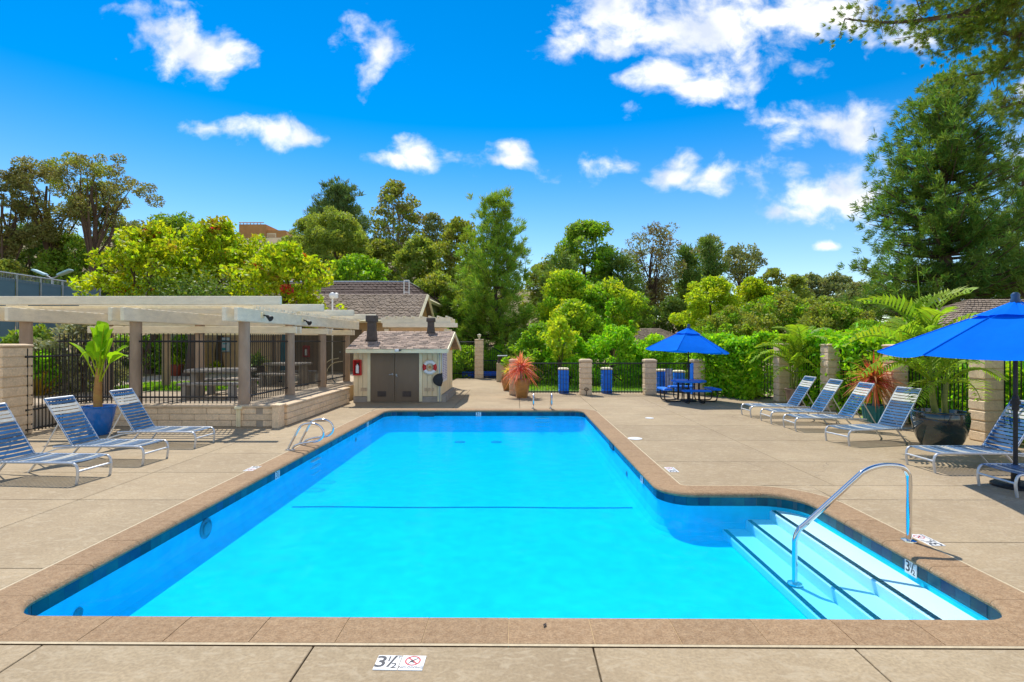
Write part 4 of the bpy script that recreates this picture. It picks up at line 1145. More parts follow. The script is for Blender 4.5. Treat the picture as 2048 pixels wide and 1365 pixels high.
# ------------------------------------------------------------------ sun loungers (head towards +X, foot at the origin)
def make_lounger():
    t_ = empty('sun_lounger')
    w, L_, sh = .28, 1.26, .29
    for s_ in (-1, 1):
        y = s_ * w
        b = MB(); b.tube(catmull([(0.02, y, .0), (.0, y, .16), (.03, y, .265), (.13, y, .292), (.5, y, sh), (L_, y, sh - .005), (L_ + .28, y, sh - .02)], 4), .018, 8)
        b.build('side_rail', MT['alu'], t_, smooth=True)
        b = MB(); b.tube(catmull([(L_ - .16, y, .275), (L_ - .02, y, .12), (L_ + .08, y, 0.0)], 3), .016, 6); b.build('rear_leg', MT['alu'], t_, smooth=True)
        b = MB(); b.tube([(L_ - .02, y * .93, sh + .01), (L_ + .46, y * .93, sh + .76)], .016, 8); b.build('back_rail', MT['alu'], t_, smooth=True)
        b = MB(); b.tube(catmull([(L_ + .22, y * .9, sh + .36), (L_ + .48, y * .9, .2), (L_ + .52, y * .9, .14), (L_ + .24, y * .95, .23), (L_ - .1, y, .27)], 3), .012, 6); b.build('brace', MT['alu'], t_, smooth=True)
    MB().tube([(.0, -w, .175), (.0, w, .175)], .016, 8).build('foot_bar', MT['alu'], t_)
    MB().tube([(L_ + .455, -w * .93, sh + .752), (L_ + .455, w * .93, sh + .752)], .018, 8).build('head_bar', MT['alu'], t_)
    def sag(mw, ww):
        b = MB(); k = 4; vs = []
        for i in range(k + 1):
            yy = -mw + 2 * mw * i / k; z = -.012 * (1 - (2 * i / k - 1) ** 2)
            for dx, dz in ((-ww/2, 0), (ww/2, 0), (ww/2, -.006), (-ww/2, -.006)): vs.append((dx, yy, z + dz + .014))
        fs = []
        for i in range(k):
            for j in range(4): fs.append((i*4+j, i*4+(j+1) % 4, (i+1)*4+(j+1) % 4, (i+1)*4+j))
        fs += [(0, 3, 2, 1), (k*4, k*4+1, k*4+2, k*4+3)]
        return b.add(vs, fs)
    m1 = sag(w + .012, .036).mesh('strap', MT['strap2']); m2 = sag(w * .93 + .014, .046).mesh('strap', MT['strap']); m3 = sag(w * .93 + .014, .046).mesh('strap', MT['strapw'])
    m4 = sag(w + .012, .036).mesh('strap', MT['strapw'])
    n = 19
    for i in range(n): link('strap', m4 if i in (2, 7, 8, 13) else m1, t_, (.075 + (L_ - .10) * i / (n - 1), 0, sh))
    ang = math.atan2(.75, .48); n = 14
    for i in range(n):
        f = (i + .5) / n
        link('strap', m3 if i in (n - 5, n - 4, n - 3) else m2, t_, (L_ - .02 + .48 * f, 0, sh + .01 + .75 * f), (0, -ang, 0))
    return t_
proto = make_lounger()
GRP = 'strapped sun loungers lined up on both sides of the pool'
SPOT = []
for near, far, l_ in (((1501, 836), (1482.5, 830), 'farthest blue strap lounger on the right, in front of the potted palm'), ((1542, 848.5), (1521, 842), 'second farthest blue strap lounger on the right'),
                      ((1592, 863), (1565, 855), 'third blue strap lounger on the right, its back under the orange spiky plant'), ((1692, 893), (1656, 882), 'blue strap lounger on the right with the big dark pot beside its back'),
                      ((1868.5, 946.7), (1811.4, 929.3), 'blue strap lounger in front of the big dark pot on the right'), ((2032, 996), (1955, 972), 'nearest blue strap lounger on the right, under the near umbrella')):
    a, b = G(*near), G(*far); SPOT.append(((a + b) / 2, 0.0, l_))
for near, far, l_, rz in (((393, 897), (427, 884.6), 'farthest blue strap lounger on the left, by the low block wall', 178), ((289, 929), (335, 917), 'middle blue strap lounger on the left, in front of the cobalt pot', 176), ((157, 969), (221, 950), 'nearest blue strap lounger on the left, cut by the picture edge', 176)):
    a, b = G(*near), G(*far); SPOT.append(((a + b) / 2, R(rz), l_))
SPOT[3] = (SPOT[3][0], R(11), SPOT[3][2])
for i, (p, rz, l_) in enumerate(SPOT):
    o = proto if i == 0 else copy_tree(proto)
    o.location = (p.x, p.y, .002); o.rotation_euler = (0, 0, rz + (random.uniform(-.045, .045)))
    tag(o, l_, 'sun lounger', GRP)

# ------------------------------------------------------------------ umbrellas
def umbrella(loc, Rr, hr, ha, rot, tilt, label, base=True, pole_r=.022):
    t_ = empty('patio_umbrella', loc, 0, label, 'umbrella', 'blue patio umbrellas')
    T = M4((0, 0, ha), (tilt[0], tilt[1], rot)) @ M4((0, 0, -ha))
    dh = ha - hr; n = 6
    def P3(k, f):
        a = 2 * math.pi * k / n
        return Vector((Rr * f * math.cos(a), Rr * f * math.sin(a), ha - dh * (f * .96 + .04 * f * f)))
    fs_ = [.20, .4, .6, .8, 1.0]
    for k in range(n):
        mb_ = MB(); vs, fs = [], []; m = 6
        for f in fs_:
            for j in range(m + 1):
                p = P3(k, f).lerp(P3(k + 1, f), j / m)
                s_ = 4 * (j / m) * (1 - j / m)
                p = p + Vector((0, 0, -.035 * f * s_ * Rr))
                p.x *= 1 - .03 * s_ * (f > .99); p.y *= 1 - .03 * s_ * (f > .99)
                vs.append(p)
        for r_ in range(len(fs_) - 1):
            for j in range(m): fs.append((r_*(m+1)+j, (r_+1)*(m+1)+j, (r_+1)*(m+1)+j+1, r_*(m+1)+j+1))
        mb_.add(vs, fs, T)
        mb_.build('canopy_panel', MT['bluefab'], t_, smooth=False)
        mb_ = MB(); vs = []; 
        for f in (.03, .16, .30):
            for j in range(4):
                p = P3(k, f).lerp(P3(k + 1, f), j / 3); p.z += .035 - .01 * math.sin(j * 2.1 + k); vs.append(p)
        mb_.add(vs, [(r_*4+j, (r_+1)*4+j, (r_+1)*4+j+1, r_*4+j+1) for r_ in range(2) for j in range(3)], T)
        mb_.build('vent_panel', MT['bluefab'], t_)
        b = MB(); b.tube([T @ (P3(k, f_) + Vector((0, 0, .006))) for f_ in (.3, .5, .7, .85, .995)], .007, 4); b.build('seam', MT['bluefab'], t_)
        b = MB(); b.tube([T @ (P3(k, .06) - Vector((0, 0, .03))), T @ (P3(k, .98) - Vector((0, 0, .03)))], .011, 5); b.build('rib', MT['black'], t_)
    b = MB(); b.lathe([(.055, -.02), (.06, .03), (.045, .05), (.05, .1), (.03, .13), (0, .135)], 14, T @ M4((0, 0, ha + .015))); b.build('finial', pm('blue finial', (.02, .07, .16), .4), t_, smooth=True)
    MB().tube([(0, 0, .05), (0, 0, ha - .35), T @ Vector((0, 0, ha))], pole_r, 10).build('pole', MT['black'], t_, smooth=True)
    b = MB(); b.lathe([(pole_r + .012, 0), (pole_r + .016, .16), (pole_r + .006, .2)], 12, M4((0, 0, 1.05))); b.lathe([(pole_r + .03, 0), (pole_r + .03, .05)], 12, M4((0, 0, 1.13)))
    b.build('crank_housing', MT['black'], t_)
    b = MB(); b.lathe([(.27, 0), (.27, .03), (.22, .06), (.05, .075), (.045, .3), (0, .3)], 24); b.build('base', MT['black'], t_)
    return t_
tb = G(1377, 803)
umbrella((tb.x, tb.y, 0), 1.40, 1.66, 2.42, R(0), (R(-1), R(3.2)), 'blue umbrella over the round picnic table at the far right')
nu = P(2031, 700, 7.35)
umbrella((nu.x, nu.y, 0), 1.62, 1.84, 2.52, R(14), (0, R(-1)), 'large blue umbrella at the right edge above the nearest loungers', pole_r=.027)

# ------------------------------------------------------------------ picnic table with four benches
t_ = empty('picnic_table', (tb.x, tb.y, 0), 0, 'blue mesh steel picnic table with four attached benches and black legs', 'picnic table')
oc = [(.56 * math.cos(R(22.5 + 45 * i)), .56 * math.sin(R(22.5 + 45 * i))) for i in range(8)]
MB().prism(oc, .665, .70).build('tabletop', MT['bluemet'], t_)
b = MB(); b.tube([(x * .97, y * .97, .66) for x, y in oc], .02, 6, closed=True); b.build('rim', MT['bluemet'], t_)
for k in range(4):
    a = R(90 * k); M = M4((0, 0, 0), (0, 0, a))
    b = MB(); b.box((.80, 0, .43), (.27, .86, .035), M, bev=.015); b.box((.80, 0, .405), (.29, .88, .03), M, bev=.012); b.build('bench', MT['bluemet'], t_)
    for s_ in (-.24, .24):
        b = MB(); b.tube([M @ Vector(p) for p in catmull([(.28, s_, .66), (.28, s_, .25), (.30, s_, .08), (.38, s_, .03), (.75, s_, .03), (.84, s_, .08), (.86, s_, .2), (.86, s_, .41)], 4)], .021, 8); b.build('leg', MT['black'], t_, smooth=True)

# ------------------------------------------------------------------ rails and ladders
p0 = G(1818, 1083)
o = empty('hand_rail', (p0.x, p0.y, 0), 0, 'curved polished steel handrail over the pool steps', 'handrail')
xs0 = 2.815 - p0.x
pts = [(xs0, .06, -.45), (xs0, .06, -.1), (xs0 + .005, .06, .0), (xs0 + .045, .055, .10), (xs0 + .12, .05, .17), (-.52, .02, .62), (-.44, .015, .69), (-.34, .01, .735), (-.24, .01, .755), (-.14, .0, .755), (-.06, .0, .735), (-.015, .0, .68), (.0, .0, .60), (.0, 0, .3), (0, 0, .01)]
MB().tube(catmull(pts, 5), .026, 14).build('rail', MT['chrome'], o, smooth=True)
fl = MB().lathe([(.07, 0), (.068, .012), (.03, .022), (.025, .022)], 20).mesh('flange', MT['chrome'], smooth=True)
link('flange', fl, o, (0, 0, .004)); link('flange', fl, o, (xs0, .06, -.457))
GP = [(0, 0, 0), (.09, 0, .17), (.20, 0, .38), (.27, 0, .455), (.37, 0, .485), (.50, 0, .48), (.60, 0, .43), (.655, 0, .34), (.64, 0, .24), (.56, 0, .175), (.42, 0, .145), (.26, 0, .12), (.15, 0, .085), (.10, 0, .04), (.085, 0, 0)]
def grab(o, y):
    MB().tube(catmull([(x, y, z) for x, _, z in GP], 4), .02, 10).build('grab_rail', MT['chrome'], o, smooth=True)
    MB().box((.045, y, .004), (.17, .07, .012), bev=.004).build('anchor', MT['chrome'], o)
def ladder(loc, rz, label):
    o = empty('pool_ladder', loc, rz, label, 'pool ladder', 'pool ladders')
    for y in (-.26, .26): grab(o, y)
    for k in range(3): MB().box((.40 + .02, 0, -.24 - k * .12), (.07, .40, .02), bev=.006).build('tread', MT['plaster'], o)
    return o
a, b = G(574, 904), G(597, 887)
c = (a + b) / 2; ladder((XL - .395, c.y, .002), 0, 'polished steel grab rails of the ladder on the left pool edge')
a, b = G(1067, 819), G(1101, 819); c = (a + b) / 2
ladder((c.x, YF + .395, .002), R(-90), 'polished steel grab rails of the ladder on the far pool edge')

# ------------------------------------------------------------------ small things by the far gate
q = P(922, 752, 28.6); q2 = P(992, 752, 28.6)
o = empty('cover_roll', (q.x, q.y + .55, .17), 0, 'blue rolled pool cover lying behind the far gate pillar', 'cover roll')
b = MB(); b.lathe([(0, 0), (.17, 0), (.18, .03), (.18, q2.x - q.x - .03), (.17, q2.x - q.x), (0, q2.x - q.x)], 18, M4((0, 0, 0), (0, R(90), 0))); b.build('roll', pm('blue cover', (.008, .10, .55), .5), o, smooth=True)
for k in range(5): MB().lathe([(.19, -.02), (.19, .02)], 16, M4((.3 + k * (q2.x - q.x - .6) / 4, 0, 0), (0, R(90), 0))).build('strap', MT['bluefab'], o)
q = P(1005, 745, 26.5)
o = empty('waste_bin', (q.x, q.y, 0), 0, 'square tan waste bin with dark hooded lid by the far gate', 'waste bin')
MB().box((0, 0, .46), (.58, .58, .92), bev=.02).build('bin', MT['cap'], o)
b = MB(); b.box((0, 0, .98), (.5, .5, .1), bev=.02); b.box((0, .08, 1.12), (.46, .3, .2), bev=.03, taper=.8); b.build('lid', MT['dkmetal'], o)
MB().box((0, -.1, 1.27), (.5, .5, .05), bev=.015).build('hood', MT['galv'], o)
q = P(941, 725, 29.6)
o = empty('tube_frame', (q.x, q.y, 0), 0, 'small white tubular frame standing behind the far gate fence', 'frame')
z0_ = q.z
b = MB(); b.tube([(-.2, 0, z0_ - .2), (.16, 0, z0_ - .2), (.2, 0, z0_ - .1), (.2, 0, z0_ + .16), (-.1, 0, z0_ + .2), (-.24, 0, z0_ + .05)], .035, 6, closed=True); b.tube([(.22, 0, 0), (.22, 0, z0_ + .2)], .03, 6); b.build('frame', MT['white'], o)
q = P(1338, 765, 20.3)
o = empty('hanging_cloth', (q.x, q.y, 0), 0, 'white and blue patterned cloth hanging behind the fence, left of the picnic table', 'cloth')
vs = []
for i in range(9):
    for j in range(10): vs.append((-.14 + .035 * i, .02 * math.sin(i * 1.3 + j * .3), .10 + .095 * j))
b = MB().add(vs, [(i*10+j, (i+1)*10+j, (i+1)*10+j+1, i*10+j+1) for i in range(8) for j in range(9)])
b.build('cloth', pm('patterned cloth', (.75, .74, .78), .8, scale=9, col2=(.18, .25, .55)), o)
q = G(970, 0 + 790) if False else P(1172, 779, 19.7)
for px, l_ in ((1173, 'dark round hose bib on the pillar between the blue pillars'), (1290, 'pale round valve cap on the pillar left of the picnic table')):
    q = P(px, 779, 19.68)
    o = empty('hose_bib', (q.x, q.y, q.z), 0, l_, 'hose bib')
    b = MB(); pts = [(.07 * math.cos(R(i * 20)), 0, .05 * math.sin(R(i * 20))) for i in range(18)]; b.tube(pts, .014, 5, closed=True); b.tube([(0, 0, -.05), (0, .0, -.28)], .014, 5)
    b.build('valve', MT['dkmetal'] if px < 1200 else MT['trim'], o)

# ------------------------------------------------------------------ patio furniture behind the fence
def stone_table(p, rz, label, grp, wide=1.5):
    t_ = empty('stone_table', p, rz, label, 'picnic table', grp)
    MB().box((0, 0, .72), (wide, .85, .10), bev=.03).build('tabletop', MT['conc'], t_)
    for s_ in (-.4, .4): MB().box((s_ * wide, 0, .335), (.16, .5, .67), taper=.85).build('pedestal', MT['conc'], t_)
    for s_ in (-1, 1):
        b = MB().box((0, s_ * .78, .40), (wide * .95, .32, .08), bev=.025).build('bench', MT['conc'], t_)
        for d in (-.36, .36): MB().box((d * wide, s_ * .78, .18), (.14, .26, .36)).build('bench_leg', MT['conc'], t_)
q = G(405, 800, PL); stone_table((q.x, q.y + .9, PL), R(8), 'grey stone picnic table with benches behind the front patio fence', 'stone picnic tables under the pergola', 1.6)
q = G(545, 775, PL); stone_table((q.x, q.y + 1.2, PL), R(-4), 'grey stone picnic table farther back beside the closed teal umbrella', 'stone picnic tables under the pergola', 1.4)
q = G(568, 764, PL)
o = empty('closed_umbrella', (q.x, q.y, PL), 0, 'closed teal umbrella standing on the patio beside the post', 'umbrella')
MB().lathe([(.03, .05), (.12, .1), (.15, .5), (.12, 1.3), (.05, 2.05), (0, 2.1)], 12).build('canopy', MT['tealumb'], o, smooth=True)
MB().lathe([(.2, 0), (.2, .05), (0, .06)], 16).build('base', MT['black'], o)
b = MB()
o = empty('bike_rack', (G(690, 752, PL).x, 21.2, PL), 0, 'pale looped rail on the patio beside the shed', 'rail')
MB().tube(catmull([(-.2, 0, 0), (-.15, 0, .45), (.1, 0, .75), (.5, 0, .85)], 5), .02, 6).build('loop', MT['trim'], o); MB().tube(catmull([(-.05, .1, 0), (0, .1, .4), (.25, .1, .65), (.6, .1, .72)], 5), .02, 6).build('loop', MT['trim'], o)

# ------------------------------------------------------------------ vegetation
RNG = np.random.default_rng(11)
def unit(n):
    v = RNG.normal(size=(n, 3)); return v / np.linalg.norm(v, axis=1, keepdims=True)
def leaf_quads(C, D, ln, wd, droop=0.0):
    """rhombic leaves at C along unit D; ln, wd arrays or floats"""
    n = len(C)
    Sd = np.cross(D, unit(n)); Sd /= np.linalg.norm(Sd, axis=1, keepdims=True) + 1e-9
    ln = np.broadcast_to(np.asarray(ln, float), (n,))[:, None]; wd = np.broadcast_to(np.asarray(wd, float), (n,))[:, None]
    V = np.empty((n, 4, 3))
    V[:, 0] = C - D * ln * .5
    V[:, 1] = C + Sd * wd * .5 - D * ln * .05
    V[:, 2] = C + D * ln * .5
    V[:, 3] = C - Sd * wd * .5 - D * ln * .05
    if droop: V[:, 2, 2] -= droop * ln[:, 0]
    return V
LM = {}
def LMt(k, *a, **kw):
    if k not in LM: LM[k] = leafm(k, *a, **kw)
    return LM[k]
LMt('lime leaf', (.215, .27, .012), .45, .035, .45, warm=(.34, .16, .03), warm_p=.12)
LMt('yellow green leaf', (.24, .31, .022), .3, .025, .45)
LMt('fresh leaf', (.13, .235, .018), .35, .025, .42)
LMt('mid leaf', (.125, .20, .03), .35, .03, .36)
LMt('hedge leaf', (.16, .31, .014), .4, .03, .42)
LMt('olive leaf', (.17, .20, .04), .35, .035, .34, warm=(.16, .11, .04), warm_p=.25)
LMt('gum leaf', (.15, .16, .07), .35, .04, .30, warm=(.17, .11, .045), warm_p=.5)
LMt('grey gum leaf', (.15, .175, .085), .3, .03, .25)
LMt('willow leaf', (.155, .20, .045), .3, .025, .42)
LMt('dark leaf', (.085, .135, .03), .4, .03, .25)
LMt('pine needle', (.15, .235, .035), .4, .035, .30)
LMt('dark needle', (.10, .16, .04), .4, .03, .22)
LMt('grey pine needle', (.085, .135, .055), .35, .03, .2)
LMt('big conifer needle', (.085, .155, .036), .45, .04, .3, warm=(.17, .25, .04), warm_p=.5)
LMt('branch needle', (.12, .17, .03), .4, .05, .3, warm=(.17, .10, .035), warm_p=.15)
LMt('silver leaf', (.21, .22, .16), .35, .03, .2, warm=(.22, .14, .12), warm_p=.3)
LMt('red leaf', (.30, .035, .02), .4, .03, .35)
LMt('dry leaf', (.13, .11, .06), .4, .04, .25)
LMt('pink strap', (.42, .15, .14), .35, .03, .35)
LMt('orange strap', (.33, .10, .05), .35, .05, .3, warm=(.42, .26, .10), warm_p=.5)
LMt('palm leaf', (.15, .235, .02), .3, .02, .42)
LMt('banana leaf', (.13, .27, .010), .15, .015, .42, warm=(.30, .20, .03), warm_p=.3)
LMt('strelitzia', (.24, .22, .03), .4, .05, .4, warm=(.45, .20, .02), warm_p=.4)
LMt('grass blade', (.13, .25, .02), .4, .03, .4)

def profile(kind):
    return {
        'round': lambda t: np.sqrt(np.clip(1 - (2*t - 1)**2, 0, 1)),
        'dome': lambda t: np.where(t < .25, .75 + t, np.sqrt(np.clip(1 - ((t-.25)/.75)**2, 0, 1))),
        'cone': lambda t: np.clip(1.02 - t, 0, 1)**.8 * np.clip(t*6 + .35, 0, 1),
        'oval': lambda t: np.clip(np.sin(np.pi * np.clip(t*.92 + .06, 0, 1)), 0, 1)**.6,
        'flat': lambda t: np.where(t < .55, .25 + .75*(t/.55), np.sqrt(np.clip(1 - ((t-.55)/.5)**2, 0, 1))),
        'block': lambda t: np.where(t > .85, 1 - (t-.85)*1.2, 1.0) + 0*t,
        'vase': lambda t: np.clip(.35 + .85*t, 0, 1) * np.where(t > .8, np.sqrt(np.clip(1 - ((t-.8)/.21)**2, 0, 1)), 1),
    }[kind]

def limbs(b, base, top, r0, pts, k, crook=.12):
    """tapered trunk with limbs to chosen points"""
    base, top = Vector(base), Vector(top)
    n = 6
    path = [base.lerp(top, i/n) + Vector((random.uniform(-1, 1), random.uniform(-1, 1), 0)) * (top - base).length * crook * .2 * (0 < i) for i in range(n + 1)]
    b.tube(path, [r0 * (1 - .75*i/n) for i in range(n + 1)], 7)
    for _ in range(k):
        e = Vector(pts[random.randrange(len(pts))])
        f = random.uniform(.25, .8); s = path[min(int(f * n), n)]
        m = s.lerp(e, .5) + Vector((random.uniform(-.3, .3), random.uniform(-.3, .3), .25)) * (e - s).length * .3
        rr = r0 * (1 - .7 * f) * .5
        b.tube(catmull([s, m, e], 3), [rr * (1 - .8 * i / 6) for i in range(7)], 5)
    return path

def tree(px, py_top, z, py_bot, half, label, name='broadleaf_tree', prof='round', leaf='mid leaf', lp=3.6, cover=2.3, clump=.19, nclump=None, aspect=.5, trunk=True, bark='bark', cat='tree', group='trees beyond the pool', depth=None, seed=0, minleaf=0.0, hang=0.0, limbs_n=8, extra=None, ragged=.45, ground=None, lean=0.0, oblate=.75, up=.25):
    """crown between py_top and py_bot at distance z, half px wide each side"""
    top, bot = P(px, py_top, z), P(px, py_bot, z)
    rx = half * z / F; ry = rx * .9 if depth is None else depth
    H = top.z - bot.z
    g0 = tz(bot.x, bot.y) if ground is None else ground
    t_ = empty(name, (bot.x, bot.y, g0), 0, label, cat, group)
    pf = profile(prof)
    lc = clump * min(rx, H * .6) if rx < H * 1.5 else clump * H * .8
    if nclump is None: nclump = int(min(420, max(24, 2.6 * (H * rx * 2 + rx * ry * 3) / (lc * lc * 3.2))))
    t = RNG.uniform(.02, 1, nclump) ** .9
    a = RNG.uniform(0, 2*np.pi, nclump)
    rr = np.sqrt(RNG.uniform(.18, 1, nclump)) * (1 + RNG.normal(0, ragged * .35, nclump))
    Rr = pf(t) * rr
    Rr = np.maximum(Rr - .0, .0)
    C = np.stack([np.cos(a) * Rr * (rx - lc * .5) + lean * t * rx, np.sin(a) * Rr * (ry - lc * .5), (t * (H - lc * .6))], 1)
    C[:, 2] += RNG.normal(0, ragged * lc * .6, nclump)
    rc = lc * RNG.uniform(.65, 1.25, nclump)
    s = max(lp * z / (F / 2), minleaf)
    area = (np.pi / 4) * 4 * rx * H * .5 * 2
    n = int(min(60000, cover * area / (s * s * aspect * .5 * .55)))
    idx = RNG.choice(nclump, n, p=rc**2 / np.sum(rc**2))
    u = unit(n) * (RNG.uniform(.25, 1, n) ** .45)[:, None]
    u[:, 2] *= oblate
    pos = C[idx] + u * rc[idx][:, None]
    d = unit(n) + u * .6
    d[:, 2] += up - hang
    d /= np.linalg.norm(d, axis=1, keepdims=True)
    V = leaf_quads(pos, d, s * RNG.uniform(.7, 1.3, n), s * aspect * RNG.uniform(.7, 1.2, n))
    off = bot.z - g0
    V[:, :, 2] += off
    me = quads_mesh('crown', V, LM[leaf])
    if extra:                              # a share of leaves of a second kind on a few clumps
        ml, share = extra
        me.materials.append(LM[ml])
        pick = RNG.random(nclump) < share
        me.polygons.foreach_set('material_index', pick[idx].astype(np.int32))
    link('crown', me, t_)
    if trunk:
        b = MB(); pts = [(c[0] * .85, c[1] * .85, c[2] * .95 + off) for c in C]
        limbs(b, (0, 0, -.1), (lean * rx * .6, 0, off + H * .7), max(.05, rx * .055 + (H + off) * .008), pts, limbs_n)
        b.build('trunk', MT[bark], t_, smooth=True)
    return t_

def conifer(px, py_top, z, py_bot, half, label, leaf='pine needle', name='pine_tree', whorls=26, tufts=9, need=16, nl=.34, nw=.035, prof=None, group='trees beyond the pool', bark='bark', ground=None, up0=.1, up1=.55, trunk_r=None, gaps=.12, seed=0, dens=1.0, offset=0.0, spread=.75, shape=.85):
    top, bot = P(px, py_top, z), P(px, py_bot, z)
    rx = half * z / F; H = top.z - bot.z
    g0 = tz(bot.x, bot.y) if ground is None else ground
    t_ = empty(name, (bot.x, bot.y, g0), 0, label, 'tree', group)
    off = bot.z - g0
    b = MB(); tr = trunk_r or .02 * (H + off)
    pth = [(math.sin(i * .9) * tr * .6, math.cos(i * 1.3) * tr * .5, (H + off) * i / 9) for i in range(10)]
    b.tube(pth, [tr * (1 - .09 * i) for i in range(10)], 8)
    Cs, Ds, Rs = [], [], []
    for w in range(whorls):
        t = (w + random.random()) / whorls
        nb = 4 + int(3 * (1 - t)) if random.random() > gaps else 2
        for k in range(nb):
            a = random.uniform(0, 2 * math.pi)
            ln = rx * ((1 - t) ** shape if prof is None else prof(t)) * random.uniform(.62, 1.08) + .15
            el = (up0 + (up1 - up0) * t) + random.uniform(-.15, .15)
            s = Vector((0, 0, off + t * H))
            dirv = Vector((math.cos(a) * math.cos(el), math.sin(a) * math.cos(el), math.sin(el)))
            e = s + dirv * ln; m = s + dirv * ln * .5 + Vector((0, 0, -.06 * ln))
            e.z += .08 * ln
            path = catmull([s, m, e], 3)
            b.tube(path, [max(.006, tr * .28 * (1 - t * .6) * (1 - .85 * i / 6)) for i in range(7)], 4, cap=False)
            nt_ = max(3, int(tufts * ln / rx * 1.25 + 1.5))
            for q in range(nt_):
                f = .22 + .78 * (q + random.random()) / nt_
                p = path[min(int(f * 6), 6)].lerp(path[min(int(f * 6) + 1, 6)], (f * 6) % 1)
                j = rx * .13 * spread
                Cs.append((p.x + random.gauss(0, j), p.y + random.gauss(0, j), p.z + random.gauss(0, j * .6) + j * .3))
                Ds.append((dirv.x, dirv.y, dirv.z + .35))
    C = np.array(Cs); Dd = np.array(Ds)
    k = int(need * dens)
    idx = np.repeat(np.arange(len(C)), k); n = len(idx)
    d = Dd[idx] * .75 + unit(n) * .8
    d /= np.linalg.norm(d, axis=1, keepdims=True)
    l_ = nl * RNG.uniform(.6, 1.2, n)
    pos = C[idx] + d * (l_ * .5)[:, None] + RNG.normal(0, nl * .22, (n, 3))
    V = leaf_quads(pos, d, l_, nw * RNG.uniform(.7, 1.3, n))
    link('crown', quads_mesh('crown', V, LM[leaf]), t_)
    b.build('trunk', MT[bark], t_, smooth=True)
    return t_

